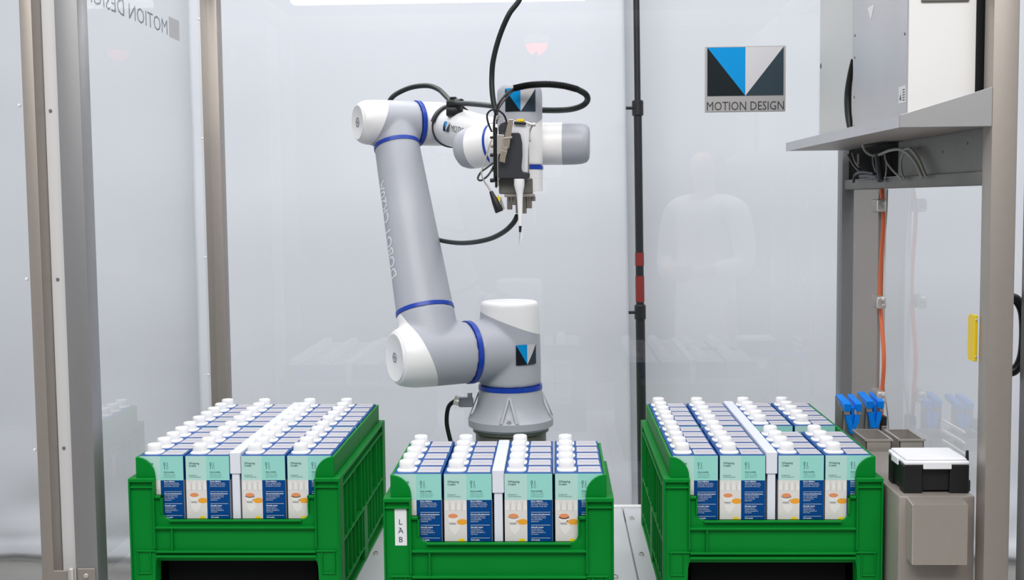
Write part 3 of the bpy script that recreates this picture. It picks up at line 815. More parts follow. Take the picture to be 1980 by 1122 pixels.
    def loop(cx, v, rx, rz, t):
        N = 20; o_ = []; i_ = []
        for k in range(N):
            a = k * math.tau / N
            o_.append(m.bm.verts.new((-w + cx + rx * math.cos(a), y4, H_ - v + rz * math.sin(a))))
            i_.append(m.bm.verts.new((-w + cx + (rx - t) * math.cos(a), y4, H_ - v + (rz - t) * math.sin(a))))
        for k in range(N): m.face([o_[k], o_[(k + 1) % N], i_[(k + 1) % N], i_[k]])
    cx = 0.572 * W_
    loop(cx, 0.0160, 0.0021, 0.0031, 0.0004); loop(cx, 0.0160, 0.0010, 0.0031, 0.0004)
    m.poly([(-w + cx - 0.0005, y4, H_ - 0.0262), (-w + cx + 0.0005, y4, H_ - 0.0262), (-w + cx + 0.0005, y4, H_ - 0.019), (-w + cx - 0.0005, y4, H_ - 0.019)])
    cx = 0.635 * W_
    loop(cx, 0.0232, 0.0019, 0.0030, 0.0004)
    m.poly([(-w + cx - 0.0004, y4, H_ - 0.0203), (-w + cx + 0.0004, y4, H_ - 0.0203), (-w + cx + 0.0004, y4, H_ - 0.0132), (-w + cx - 0.0004, y4, H_ - 0.0132)])
    out['icons'] = m.mesh('icons', recalc=False, smooth=False)
    # top: folded flap, spout flange, cap
    m = M('carton_flap')
    x0, x1 = -w + 0.485 * W_, w - 0.003
    m.prism([(x0, -d + 0.006, H_), (x1, -d + 0.006, H_), (x1 - 0.001, d - 0.006, H_), (x0 + 0.001, d - 0.006, H_)], (0, 0, 0.0012), 0.0004)
    m.box((x0 + 0.004, -0.0012, H_ + 0.0012), (x1 - 0.004, 0.0012, H_ + 0.0020), 0.0004)
    out['top_flap'] = m.mesh('top_flap')
    m = M('cap_white'); cxc = -w + 0.0205
    prof = []
    for k in range(28):
        a = k * math.tau / 28; ca, sa = math.cos(a), math.sin(a)
        e = 0.55
        prof.append((cxc + 0.0005 + math.copysign(abs(ca) ** e, ca) * 0.0172, math.copysign(abs(sa) ** e, sa) * 0.0185))
    m.rings([[Vector((x, y_, H_)) for x, y_ in prof], [Vector((x, y_, H_ + 0.0020)) for x, y_ in prof],
             [Vector((cxc + (x - cxc) * 0.93, y_ * 0.93, H_ + 0.0028)) for x, y_ in prof],
             [Vector((cxc + 0.0128 * math.cos(k * math.tau / 28), 0.0128 * math.sin(k * math.tau / 28), H_ + 0.0042)) for k in range(28)]])
    out['spout_flange'] = m.mesh('spout_flange')
    m = M('cap_white')
    rings = []
    for h, r in ((0.0035, 0.0135), (0.0045, 0.0138), (0.0155, 0.0132), (0.0172, 0.0124), (0.0180, 0.0108)):
        rings.append([Vector((cxc + (r + (0.00025 if k % 2 and 0.004 < h < 0.016 else 0)) * math.cos(k * math.tau / 48), (r + (0.00025 if k % 2 and 0.004 < h < 0.016 else 0)) * math.sin(k * math.tau / 48), H_ + h)) for k in range(48)])
    m.rings(rings)
    out['screw_cap'] = m.mesh('screw_cap')
    return out
CM = carton_meshes()
ORD = ['front', 'second', 'third', 'fourth', 'fifth', 'sixth', 'seventh', 'eighth', 'ninth', 'rearmost']
COLN = ['leftmost column', 'column left of divider', 'column right of divider', 'rightmost column']
COLX = [-0.1415, -0.0538, 0.0534, 0.1411]
def carton(x, y, label, group, printed):
    r = thing('cream_carton', (x, y, T + 0.0938), label, 'carton', group)
    r.rotation_euler.z = random.uniform(-0.008, 0.008)
    for nm in ('carton_body', 'front_print', 'top_flap', 'spout_flange', 'screw_cap') + (('lettering', 'icons') if printed else ()):
        link(nm, CM[nm], r)
    return r
def fill(x0, y0, rows, crate_name, group, gap_at=None, skip=()):
    for ci in range(4):
        for ri in range(rows):
            if (ci, ri) in skip: continue
            y = y0 + 0.017 + D_ / 2 + ri * 0.0562 + (0.009 if gap_at and ri >= gap_at else 0)
            x = x0 + CW / 2 + COLX[ci] + random.uniform(-0.0006, 0.0006)
            nm = 'rearmost' if ri == rows - 1 else ORD[ri]
            pos = f'{nm} from the front' if 0 < ri < rows - 1 else f'{nm} one'
            if ri == 0: pos = 'front one'
            carton(x, y, f'cream carton in the {crate_name} crate, {COLN[ci]}, {pos}', group, ri == 0 or (gap_at == ri))
fill(LX, LY, 10, 'left', 'cream cartons in the left crate', gap_at=5)
fill(CX, CY, 5, 'centre', 'cream cartons in the centre crate')
fill(RX, RY, 10, 'right', 'cream cartons in the right crate', gap_at=5, skip=((2, 4), (3, 4)))

def divider(x0, y0, d, label):
    xc = x0 + CW / 2 - 0.0002
    r = thing('carton_divider', (xc, y0 + d / 2, T + 0.0938), label, 'divider', 'white dividers between the cartons')
    M('divider_white').box((xc - 0.0075, y0 + 0.019, T + 0.0942), (xc + 0.0075, y0 + d - 0.02, T + 0.252), 0.001).build('board', r)
    M('divider_white').box((xc - 0.0105, y0 + 0.0165, T + 0.252), (xc + 0.0105, y0 + d - 0.02, T + 0.294), 0.0015).build('top_rail', r)
divider(LX, LY, LD, 'white plastic divider down the middle of the left crate')
divider(CX, CY, CDp, 'white plastic divider down the middle of the centre crate')
divider(RX, RY, RD, 'white plastic divider down the middle of the right crate')

# ------------------------------------------------------------------ robot
BX, BY = -0.107, 2.75
pd = thing('robot_pedestal', (BX, BY, T), 'round steel pedestal under the robot arm', 'pedestal')
M('steel_dark').axial((BX, BY, T), (0, 0, 1), [(0, 0.082), (0.229, 0.082)], 48).build('column', pd)
M('steel_dark').axial((BX, BY, T + 0.229), (0, 0, 1), [(0, 0.078), (0.002, 0.088), (0.008, 0.088)], 48).build('top_plate', pd)
M('steel_dark').axial((BX, BY, T), (0, 0, 1), [(0, 0.11), (0.010, 0.11), (0.012, 0.108)], 48).build('foot_plate', pd)

rb = thing('jointed_robot', (BX, BY, T + 0.2375), 'grey and white jointed robot arm with blue rings', 'robot arm')
TH = math.radians(29)
AX = Vector((-math.cos(TH), -math.sin(TH), 0))     # joint axis, pointing left and towards the viewer
BB = Vector((-math.sin(TH), math.cos(TH), 0))      # horizontal, away from the viewer
UPV = Vector((0, 0, 1))

def blend(tubes, voxel, smooth):
    """union of round bodies with a moulded fillet where they meet -> mesh"""
    mb = M('robot_grey')
    for t in tubes: mb.axial(*t, seg=48)
    me = mb.mesh('blend', smooth=False)
    o = bpy.data.objects.new('blend', me); COL.objects.link(o)
    md = o.modifiers.new('r', 'REMESH'); md.mode = 'VOXEL'; md.voxel_size = voxel
    ms = o.modifiers.new('s', 'CORRECTIVE_SMOOTH') if False else o.modifiers.new('s', 'SMOOTH'); ms.factor = 0.5; ms.iterations = smooth
    dg = bpy.context.evaluated_depsgraph_get()
    out = bpy.data.meshes.new_from_object(o.evaluated_get(dg))
    bpy.data.objects.remove(o); bpy.data.meshes.remove(me)
    return out
def cut(me, co, no, matn, name, parent, label=None, side=1):
    """the part of a body on one side of a plane, as its own mesh"""
    bm = bmesh.new(); bm.from_mesh(me)
    if co is not None:
        bmesh.ops.bisect_plane(bm, geom=bm.verts[:] + bm.edges[:] + bm.faces[:], plane_co=co, plane_no=Vector(no) * side, clear_inner=True)
        es = [e for e in bm.edges if e.is_boundary]
        bmesh.ops.holes_fill(bm, edges=es, sides=0)
    bmesh.ops.translate(bm, verts=bm.verts, vec=-parent_loc(parent))
    m2 = bpy.data.meshes.new(name); bm.to_mesh(m2); bm.free()
    m2.materials.clear(); m2.materials.append(MATS[matn])
    for p in m2.polygons: p.use_smooth = True; p.material_index = 0
    m2.set_sharp_from_angle(angle=math.radians(50))
    o = link(name, m2, parent)
    if label: tag(o, label)
    return o
def dome(l0, l1, r, e0=0.0, e1=0.0, k=0.75):
    """profile of a cylinder with softly rounded ends"""
    p = []
    if e0: p += [(l0, r * k * 0.02), (l0, r * k), (l0 + e0 * 0.15, r * (k + (1 - k) * 0.55)), (l0 + e0 * 0.5, r * (k + (1 - k) * 0.88)), (l0 + e0, r)]
    else: p += [(l0, r)]
    if e1: p += [(l1 - e1, r), (l1 - e1 * 0.5, r * (k + (1 - k) * 0.88)), (l1 - e1 * 0.15, r * (k + (1 - k) * 0.55)), (l1, r * k), (l1, r * k * 0.02)]
    else: p += [(l1, r)]
    return p
def ring(o, d, r, h, parent, name='ring'):
    return tag(M('robot_blue').axial(Vector(o) - Vector(d).normalized() * h / 2, d, [(0, r - 0.004), (0, r), (h, r), (h, r - 0.004)], 64).build(name, parent), 'blue joint ring')

# base casting
bz = T + 0.2375
bs = M('robot_grey').axial((BX, BY, bz), (0, 0, 1), [(0, 0.060), (0.0, 0.088), (0.006, 0.0905), (0.007, 0.0985), (0.023, 0.099), (0.025, 0.097), (0.032, 0.090), (0.045, 0.083), (0.06, 0.0775), (0.085, 0.0735), (0.093, 0.073)], 64).build('base', rb)
for k in range(4):
    a = -math.pi / 2 + 0.0 + k * math.pi / 2
    dx, dy = math.cos(a), math.sin(a); px_, py_ = -dy, dx
    P_ = lambda rr, t, z: (BX + dx * rr + px_ * t, BY + dy * rr + py_ * t, bz + z)
    mm = M('robot_grey')
    mm.prism([P_(0.096, -0.023, 0.024), P_(0.098, -0.019, 0.026), P_(0.0755, -0.003, 0.083), P_(0.072, -0.003, 0.083)], Vector((px_, py_, 0)) * 0.004)
    mm.prism([P_(0.096, 0.019, 0.024), P_(0.098, 0.015, 0.026), P_(0.0755, -0.001, 0.083), P_(0.072, -0.001, 0.083)], Vector((px_, py_, 0)) * 0.004)
    mm.build('rib', bs)
    sc = M('emblem_grey').axial(P_(0.089, 0, 0.0262), (dx * 0.5, dy * 0.5, 1), [(0, 0.0075), (0.004, 0.0075), (0.004, 0.0045), (0.006, 0.004)], 18).build('base_bolt', bs)
    M('plastic_charcoal').axial(P_(0.089, 0, 0.0262), (dx * 0.5, dy * 0.5, 1), [(0, 0.0085), (0.0012, 0.0085)], 18).build('bolt_recess', bs)
ring((BX, BY, bz + 0.097), (0, 0, 1), 0.0742, 0.010, rb)

# turret: vertical body + horizontal stub
ZS = 1.171
tur = blend([((BX, BY, bz + 0.1015), UPV, [(0, 0.0715), (0.06, 0.0715), (0.16, 0.069), (0.189, 0.067), (0.195, 0.063)]),
             (Vector((BX, BY, ZS)), AX, [(0.0, 0.070), (0.100, 0.0705)])], 0.004, 10)
pn = Vector((0.39, 0.02, 1)).normalized()
cut(tur, (BX, BY, 1.234), pn, 'robot_white', 'turret_cap', rb, 'white slanted cap', 1)
tg = cut(tur, (BX, BY, 1.234), pn, 'robot_grey', 'turret', rb, None, -1)
R_T = 0.0742
def on_turret(x, y):
    a = math.radians(-90) + math.radians(34) + (x - 0.0275) / R_T
    return (BX + R_T * math.cos(a), BY + R_T * math.sin(a), 1.143 + y)
logo(on_turret, 0.055, 0.046, rb, 'emblem')

# shoulder
SH = Vector((BX, BY, ZS))
ring(SH + AX * 0.106, AX, 0.0722, 0.011, rb)
P0 = SH + AX * 0.195
EL = at(760, 238, Y=2.842)
U3 = (EL - P0).normalized()
AL = (EL - P0).length
hous = blend([(SH + AX * 0.111, AX, [(0, 0.0702), (0.10, 0.071), (0.135, 0.070), (0.158, 0.066), (0.170, 0.061), (0.174, 0.056)]),
              (P0, U3, [(0.0, 0.066), (0.102, 0.0665)])], 0.004, 12)
pn = (AX - UPV * 0.42 + BB * 0.05).normalized()
pc = SH + AX * 0.222
cut(hous, pc, pn, 'robot_white', 'shoulder_cap', rb, 'white shoulder end cap', 1)
cut(hous, pc, pn, 'robot_grey', 'shoulder', rb, None, -1)
def end_emblem(c, d, r, parent):
    M('robot_white').axial(c, d, [(-0.006, r * 0.80), (0.0015, r * 0.80), (0.0022, r * 0.76), (0.0010, r * 0.72), (0.0008, 0.0001)], 48).build('end_disc', parent)
    e = M('emblem_grey').axial(c + d * 0.0006, d, [(0, 0.0125), (0.0010, 0.0125), (0.0010, 0.0085), (0.0, 0.0085)], 6, caps=(False, False)).build('emblem', parent)
    M('emblem_grey').axial(c + d * 0.0006, d, [(0, 0.0045), (0.0010, 0.0045)], 6).build('emblem', parent)
end_emblem(SH + AX * 0.2845, AX, 0.068, rb)

# upper arm: tapered tube
e_f = (-BB - U3 * (-BB).dot(U3)).normalized()      # across the arm, towards the viewer
e_s = U3.cross(e_f).normalized()
def arm_r(t): return 0.0665 + (0.0525 - 0.0665) * max(0, min(1, (t - 0.06) / (AL - 0.11)))
ua = M('robot_grey').axial(P0, U3, [(t, arm_r(t)) for t in [0.10 + (AL - 0.157) * k / 14 for k in range(15)]], 64).build('upper_arm', rb)
def slant_ring(tc, amp, h, name='ring'):
    N = 72; rs = []
    for dh, dr in ((-h / 2, -0.003), (-h / 2, 0.0016), (h / 2, 0.0016), (h / 2, -0.003)):
        rr = []
        for k in range(N):
            a = k * math.tau / N
            t = tc + amp * math.cos(a) + dh
            rr.append(P0 + U3 * t + (e_f * math.cos(a) + e_s * math.sin(a)) * (arm_r(t) + dr))
        rs.append(rr)
    return tag(M('robot_blue').rings(rs, (False, False)).build(name, rb), 'blue joint ring')
slant_ring(0.104, 0.0, 0.009)
slant_ring(AL - 0.060, 0.0, 0.009)
# lettering wrapped on the left flank of the arm
me = text_mesh('DOBOT CR20A', w=0.235, h=0.030, sub=1, bold=0.02)
def on_arm(c, a0):
    t = 0.185 + c.x
    a = a0 - (c.y - 0.015) / 0.06
    return P0 + U3 * t + (e_f * math.cos(a) + e_s * math.sin(a)) * (arm_r(t) + 0.0006)
left_sign = 1 if e_s.x < 0 else -1
M('letter_pale').add_mesh(me, fn=lambda c: on_arm(c, left_sign * math.radians(88))).build('lettering', ua, recalc=False)

# elbow
eh = blend([(EL - AX * 0.056, AX, [(0, 0.0535), (0.10, 0.0535), (0.125, 0.052), (0.139, 0.047), (0.144, 0.042)]),
            (EL, -U3, [(0, 0.051), (0.059, 0.0530)])], 0.0035, 10)
pn = (AX + UPV * 0.40).normalized(); pc = EL + AX * 0.040
cut(eh, pc, pn, 'robot_white', 'elbow_cap', rb, 'white elbow end cap', 1)
cut(eh, pc, pn, 'robot_grey', 'elbow', rb, None, -1)
end_emblem(EL + AX * 0.0875, AX, 0.051, rb)
ring(EL - AX * 0.061, AX, 0.0548, 0.010, rb)

# forearm
F0 = EL - AX * 0.128
F1 = at(985, 274, Y=2.53)
FD = (F1 - F0).normalized(); FL = (F1 - F0).length
fo = blend([(EL - AX * 0.0665, -AX, [(0, 0.0525), (0.060, 0.0525), (0.085, 0.048), (0.100, 0.040), (0.105, 0.034)]),
            (F0, FD, [(-0.01, 0.044), (0.06, 0.0475), (0.12, 0.0455), (FL, 0.040)])], 0.0035, 10)
fa = cut(fo, None, None, 'robot_white', 'forearm', rb)
fe1 = FD.cross(UPV).normalized(); fe2 = fe1.cross(FD).normalized()
if fe1.y > 0: fe1 = -fe1
fr = lambda t: 0.0475 - 0.0075 * max(0, (t - 0.06)) / (FL - 0.06)
def on_fore(t, v):
    a = v / 0.046
    return F0 + FD * t + (fe1 * math.cos(a) + fe2 * math.sin(a)) * (fr(t) + 0.0016)
side = 1 if fe1.x < 0 else 1
logo(lambda x, y: on_fore(0.135 + x, -0.004 + y), 0.036, 0.022, fa, 'emblem', cuts=4)
me = text_mesh('MOTION DESIGN', w=0.20, h=0.015, sub=1)
M('text_dark').add_mesh(me, fn=lambda c: on_fore(0.182 + c.x, -0.001 + c.y)).build('lettering', fa, recalc=False)
# black strap and clamp on the forearm
def band(t, r, h, tilt, matn, name, parent, a0=0.0, a1=math.tau, thick=0.003):
    N = 40; mb = M(matn); rows = []
    for k in range(N + 1):
        a = a0 + (a1 - a0) * k / N
        rows.append([F0 + FD * (t + tilt * math.cos(a) + dt) + (fe1 * math.cos(a) + fe2 * math.sin(a)) * (fr(t) + dr) for dt, dr in ((-h / 2, 0), (h / 2, 0), (h / 2, thick), (-h / 2, thick))])
    mb.rings(rows)
    return mb.build(name, parent)
band(0.066, 0.05, 0.0035, 0.0, 'plastic_charcoal', 'strap', rb, -math.pi * 0.5, math.pi * 1.5)
band(0.070, 0.05, 0.017, 0.0, 'plastic_black', 'clamp_band', rb, math.radians(12), math.radians(150), 0.006)
tag(M('emblem_grey').axial(F0 + FD * 0.048, FD, [(0, 0.044), (0, 0.0488), (0.002, 0.0488), (0.002, 0.044)], 48).build('seam', rb), 'grey seam line')

# wrist bodies
WD = Vector((0.86, -0.50, 0.10)).normalized()
WA = Vector((-0.176, 2.50, 1.624))
w1 = M('robot_white').axial(WA, WD, [(0.012, 0.0432), (0.095, 0.0425)], 56).build('wrist_body', rb)
tag(M('robot_grey').axial(WA, WD, [(-0.026, 0.0008), (-0.026, 0.020), (-0.023, 0.030), (-0.016, 0.038), (-0.004, 0.0422), (0.0125, 0.0433)], 56).build('wrist_cap', rb), 'grey domed wrist cap')
ring(WA + WD * 0.062, WD, 0.0442, 0.005, rb)
J5 = Vector((-0.13, 2.455, 1.6295)); J5d = Vector((1, -0.06, -0.004)).normalized()
M('robot_white').axial(J5, J5d, [(0.0, 0.0425), (0.147, 0.0430)], 56).build('wrist_body', rb)
tag(M('robot_grey').axial(J5, J5d, [(0.1465, 0.0430), (0.170, 0.0428), (0.185, 0.0415), (0.195, 0.0385), (0.200, 0.033), (0.2015, 0.028), (0.2015, 0.0005)], 56).build('wrist_cap', rb), 'grey domed wrist cap')
J6x, J6y, J6r = -0.0690, 2.405, 0.0452
j6 = blend([((J6x, J6y, 1.5835), UPV, [(0, J6r), (0.07, J6r), (0.135, 0.0455), (0.150, 0.0445), (0.159, 0.040), (0.161, 0.036)]),
            ((J6x, J6y, 1.6295), (0, 1, 0), [(0, 0.040), (0.05, 0.040)])], 0.0035, 6)
pn = Vector((-0.25, -0.35, 1)).normalized()
cut(j6, (J6x, J6y, 1.668), pn, 'robot_grey', 'flange_body_cap', rb, 'grey top cap with V emblem', 1)
cut(j6, (J6x, J6y, 1.668), pn, 'robot_white', 'flange_body', rb, None, -1)
ring((J6x, J6y, 1.5798), UPV, J6r + 0.001, 0.0075, rb)
M('robot_white').axial((J6x, J6y, 1.533), UPV, [(0, 0.030), (0, J6r - 0.0005), (0.024, J6r - 0.0005), (0.0245, J6r - 0.001), (0.025, J6r - 0.0005), (0.043, J6r)], 56).build('flange', rb)
def on_j6(x, y):
    a = math.radians(-90 + 4) + (x - 0.032) / (J6r + 0.001)
    return (J6x + (J6r + 0.0014) * math.cos(a), J6y + (J6r + 0.0014) * math.sin(a), 1.689 + y)
logo(on_j6, 0.064, 0.045, rb, 'emblem')
# base cable connector
kc = at(905, 778, Y=2.735)
con = thing('hose_connector', kc, 'angled metal connector at the robot base', 'connector')
M('emblem_grey').box(kc + Vector((-0.022, -0.012, -0.010)), kc + Vector((0.012, 0.012, 0.011)), 0.003).build('body', con)
M('steel_bright').tube([kc + Vector((-0.032, 0, 0.006)), kc + Vector((-0.021, 0, 0.003))], 0.0115, 8).build('gland_nut', con)
M('steel_bright').tube([kc + Vector((0.004, 0, 0.010)), kc + Vector((0.004, 0, 0.022))], 0.006, 12).build('latch', con)
h = spline([kc + Vector((-0.028, 0, 0.005)), kc + Vector((-0.045, -0.002, -0.01)), kc + Vector((-0.050, -0.003, -0.045)), kc + Vector((-0.043, -0.003, -0.085)), kc + Vector((-0.030, -0.003, -0.13)), kc + Vector((-0.02, 0.0, -0.20)), (kc.x - 0.02, 2.78, T + 0.01)])
tag(M('hose_green_black').tube(h, 0.0050, 16).build('hose', origin=h[-1]), 'black hose dropping from the connector at the robot base', 'hose')

# ------------------------------------------------------------------ dosing tool on the flange
def fpoly(pix, y):          # outline on the plane Y=y
    return [at(a, b, Y=y) for a, b in pix]
tl = thing('dosing_tool', (J6x - 0.005, 2.35, 1.44), 'black and white dosing tool with needle on the robot wrist', 'tool')
M('steel_dark').box((-0.109, 2.335, 1.5275), (-0.0435, 2.395, 1.558), 0.002).build('lower_block', tl)
M('steel').box((-0.1085, 2.340, 1.556), (-0.050, 2.362, 1.664), 0.003, 2).build('mounting_plate', tl)
pts = fpoly([(966, 262), (966, 246), (970, 238), (978, 234), (1000, 233), (1015, 237), (1023, 245), (1024, 258), (1021, 290), (1020, 335), (966, 338)], 2.325)
M('pipette_white').prism(pts, (0, 0.022, 0), 0.003).build('white_shell', tl)
pts = fpoly([(964, 262), (964, 246), (968, 239), (977, 235), (986, 236), (984, 262)], 2.318)
M('plastic_charcoal').prism(pts, (0, 0.012, 0), 0.002).build('shoulder_cover', tl)
pts = fpoly([(964, 262), (972, 257), (1002, 256.5), (1006, 259), (1009.5, 276), (1010, 300), (1008, 325), (1010, 331), (1014, 333.5), (1023, 333.5), (1024.5, 336), (1024, 343), (1021, 345), (964, 345)], 2.310)
M('plastic_charcoal').prism(pts, (0, 0.016, 0), 0.0015).build('housing', tl)
M('steel_bright').prism(fpoly([(961, 260), (975, 261), (973, 297), (961, 298)], 2.305), (0, 0.005, 0), 0.0005).build('catch_plate', tl)
# toggle latch
lt = M('latch_metal').prism(fpoly([(983.5, 231), (993, 231), (984, 287), (972, 283)], 2.298), (0, 0.003, 0), 0.0006).build('latch', tl)
M('steel').prism(fpoly([(972, 282), (982, 285), (981, 292), (970, 290)], 2.297), (0, 0.005, 0), 0.0006).build('latch_spring', lt)
M('latch_metal').prism(fpoly([(969, 290), (981, 293), (978, 302), (976, 315), (966, 312), (967, 302)], 2.296), (0, 0.003, 0), 0.0006).build('latch_hook', lt)
M('steel').tube([at(974, 268, Y=2.299), at(989, 266, Y=2.299)], 0.0022, 12).build('latch_pin', lt)
screw('pivot_screw', at(988, 266, Y=2.308), (0, -1, 0), 0.003, 0.006, tl)
# black rail with bolts at the left
rl = M('plastic_black').box(at(953, 246, Y=2.322) + Vector((0, 0, -0.105)), at(961, 246, Y=2.322) + Vector((0, 0.02, 0.0)), 0.001).build('side_rail', tl)
M('plastic_black').box(at(957, 355, Y=2.322) + Vector((0, 0, -0.008)), at(961, 340, Y=2.322) + Vector((0, 0.014, 0)), 0.001).build('rail_foot', rl)
for y, L, mn, r in ((266, 5, 'plastic_black', 0.0026), (283, 4, 'steel', 0.0026), (300, 5, 'plastic_black', 0.0035), (329, 4, 'steel_bright', 0.0035), (349, 5, 'plastic_black', 0.0040)):
    M(mn).axial(at(953, y, Y=2.33), (-1, 0, 0), [(-0.003, r), (L * 0.001, r), (L * 0.001 + 0.0005, r * 0.8)], 12).build('bolt', rl)
M('steel_bright').box(at(961, 300, Y=2.322) + Vector((0, 0, -0.06)), at(963.5, 300, Y=2.322) + Vector((0, 0.01, 0)), 0.0004).build('side_strip', tl)
# wire bracket and screws on the right
screw('screw', at(1030, 241, Y=2.325), (1, 0, 0), 0.0042, 0.006, tl)
M('steel').tube(spline([at(1029, 243, Y=2.33), at(1024, 255, Y=2.33), at(1023, 268, Y=2.33), at(1026, 274, Y=2.33)]), 0.002, 10).build('wire_hook', tl)
M('steel_bright').tube([at(1016, 236, Y=2.325), at(1030, 241, Y=2.325)], 0.0022, 10).build('link_rod', tl)
screw('screw', at(964, 228, Y=2.33), (0, -1, 0), 0.0045, 0.008, tl)
tag(M('yellow').box(at(999, 236, Y=2.318), at(1013, 230, Y=2.318) + Vector((0, 0.008, 0)), 0.001).build('tag', tl), 'yellow tag')
M('plastic_black').tube([at(994, 237, Y=2.32), at(1017, 239, Y=2.32)], 0.0028, 12).build('sensor', tl)
# lower plate and pins
M('steel').box((-0.0985, 2.335, 1.5215), (-0.040, 2.395, 1.5275), 0.001).build('pin_plate', tl)
M('pin_metal').axial((J6x, 2.372, 1.506), UPV, [(0, 0.020), (0.010, 0.022), (0.016, 0.026)], 32).build('pin_collar', tl)
for dx, zb, r in ((-0.020, 1.497, 0.0055), (-0.004, 1.489, 0.0045), (0.009, 1.489, 0.0045), (0.018, 1.499, 0.0060), (-0.012, 1.508, 0.0075), (0.026, 1.513, 0.005)):
    M('pin_metal').axial((J6x + dx, 2.350, zb), UPV, [(0, r * 0.85), (0.002, r), (1.5225 - zb, r)], 16).build('pin', tl)
# white nozzle with needle
top = at(1004, 345.5, Y=2.318); bot = at(1006, 436, Y=2.318)
N = [(1004, 346, 10.5), (1004, 358, 10.2), (1004.3, 366, 8.5), (1005, 376, 6.2), (1005.3, 390, 5.4), (1005.8, 410, 4.6), (1006, 437, 3.2)]
nz = M('white_plastic').tube([at(a, b, Y=2.318) for a, b, r in N], [r * 0.001 for *_, r in N], 24).build('nozzle', tl)
M('plastic_black').tube([at(1006, 436, Y=2.318), at(1005.5, 449, Y=2.318)], [0.0030, 0.0022], 16).build('nozzle_tip', nz)
M('steel_bright').tube([at(1005.5, 449, Y=2.318), at(1004.5, 462, Y=2.318), at(1003.5, 475, Y=2.318)], [0.0014, 0.0010, 0.0001], 10).build('needle', nz)
M('pipette_white').prism(fpoly([(1008, 440), (1010.5, 432), (1010.5, 458), (1007, 468), (1006.5, 466)], 2.3185), (0, 0.0008, 0)).build('needle_guard', nz)
# hanging plug
pg = thing('sensor_plug', at(962, 410, Y=2.31), 'black plug with yellow stripe dangling from the dosing tool', 'plug')
a, b = at(949, 370, Y=2.31), at(966, 410, Y=2.31)
M('plastic_black').tube([a, a + (b - a) * 0.2, a + (b - a) * 0.5, a + (b - a) * 0.93, b], [0.0035, 0.0048, 0.0068, 0.0085, 0.0075], 8).build('body', pg)
tag(M('yellow').tube([at(962, 379, Y=2.306), at(966, 388, Y=2.306)], 0.0024, 10).build('stripe', pg), 'yellow stripe')
M('grey_cable').tube([at(967, 382, Y=2.312), at(974, 405, Y=2.312)], 0.0026, 10).build('side_clip', pg)
M('steel_bright').tube([at(940, 355, Y=2.31), a + (b - a) * 0.02], 0.0020, 10).build('plug_neck', pg)

# ------------------------------------------------------------------ hoses and wires on the robot
def hose(pts, r, label, matn='hose_green_black', seg=16, n=8, name='hose', cat='hose'):
    p = spline(pts, n)
    return tag(M(matn).tube(p, r, seg).build(name, origin=p[0]), label, cat)
Y6 = 2.462
hose([at(1020, -40, Y=2.52), at(1004, 0, Y=2.50), at(984, 28, Y=2.49), at(966, 70, Y=2.49), at(954, 115, Y=2.49), at(951, 150, Y=2.49), at(952, 180, Y=2.485), at(956, 205, Y=2.48), at(962, 222, Y=2.475)], 0.0056, 'black hose rising from the wrist to the top of the cell')
# long dress-pack hose: elbow, clamp, behind the wrist, loop to the right, corrugated front end
hose([at(745, 215, Y=2.90), at(757, 190, Y=2.90), at(775, 177, Y=2.90), at(800, 168, Y=2.89), at(828, 166, Y=2.87), at(848, 173, Y=2.84), at(862, 186, Y=2.80), at(872, 196, Y=2.765), at(885, 200, Y=2.735), at(905, 200.5, Y=2.67), at(935, 203, Y=2.58), at(960, 206, Y=2.52), at(1000, 211, Y=2.485), at(1050, 213, Y=2.46), at(1085, 213, Y=2.43), at(1110, 210, Y=2.40), at(1128, 203, Y=2.38), at(1136, 193, Y=2.365), at(1132, 182, Y=2.345), at(1115, 172, Y=2.335)], 0.0060, 'long black hose along the forearm looping right of the wrist', n=10)
cor = spline([at(1116, 172.5, Y=2.335), at(1090, 166, Y=2.332), at(1060, 163, Y=2.33), at(1030, 164, Y=2.33), at(1010, 167, Y=2.33), at(993, 171, Y=2.33)], 22)
tag(M('rubber_black').tube(cor, [0.0072 if k % 2 else 0.0058 for k in range(len(cor))], 16).build('hose', origin=cor[0]), 'corrugated black conduit arching over the wrist emblem', 'hose')
hose([at(1000, 418, Y=2.36), at(992, 432, Y=2.38), at(975, 448, Y=2.42), at(950, 461, Y=2.48), at(920, 468, Y=2.55), at(890, 470, Y=2.64), at(862, 467, Y=2.72), at(840, 461, Y=2.80), at(815, 450, Y=2.86)], 0.0052, 'black hose sagging from the tool to behind the upper arm')
def wire(pts, r, label, matn='rubber_black'): hose(pts, r, label, matn, 10, 8, 'wire', 'wire')
wire([at(994, 171, Y=2.33), at(980, 181, Y=2.325), at(967, 197, Y=2.32), at(960, 212, Y=2.32), at(956, 232, Y=2.32), at(955, 255, Y=2.325)], 0.0024, 'black wire from the corrugated conduit down to the tool rail')
wire([at(996, 173, Y=2.332), at(984, 184, Y=2.33), at(971, 200, Y=2.328), at(963, 215, Y=2.328), at(960, 240, Y=2.33)], 0.0016, 'thin grey wire beside the black conduit wire', 'dark_cable')
wire([at(980, 236, Y=2.315), at(974, 222, Y=2.312), at(962, 213, Y=2.31), at(950, 213, Y=2.31), at(942, 222, Y=2.312), at(944, 238, Y=2.315), at(951, 255, Y=2.32)], 0.0019, 'small looped black wire above the tool')
wire([at(951, 270, Y=2.325), at(946, 282, Y=2.32), at(938, 310, Y=2.315), at(931, 333, Y=2.312), at(934, 346, Y=2.31), at(942, 360, Y=2.31)], 0.0015, 'pale grey wire from the rail to the dangling plug', 'grey_cable')
wire([at(953, 315, Y=2.325), at(942, 324, Y=2.32), at(930, 333, Y=2.315), at(924, 345, Y=2.312), at(930, 349, Y=2.31), at(942, 341, Y=2.315), at(950, 330, Y=2.32), at(954, 322, Y=2.325)], 0.0019, 'black wire loop left of the tool rail')
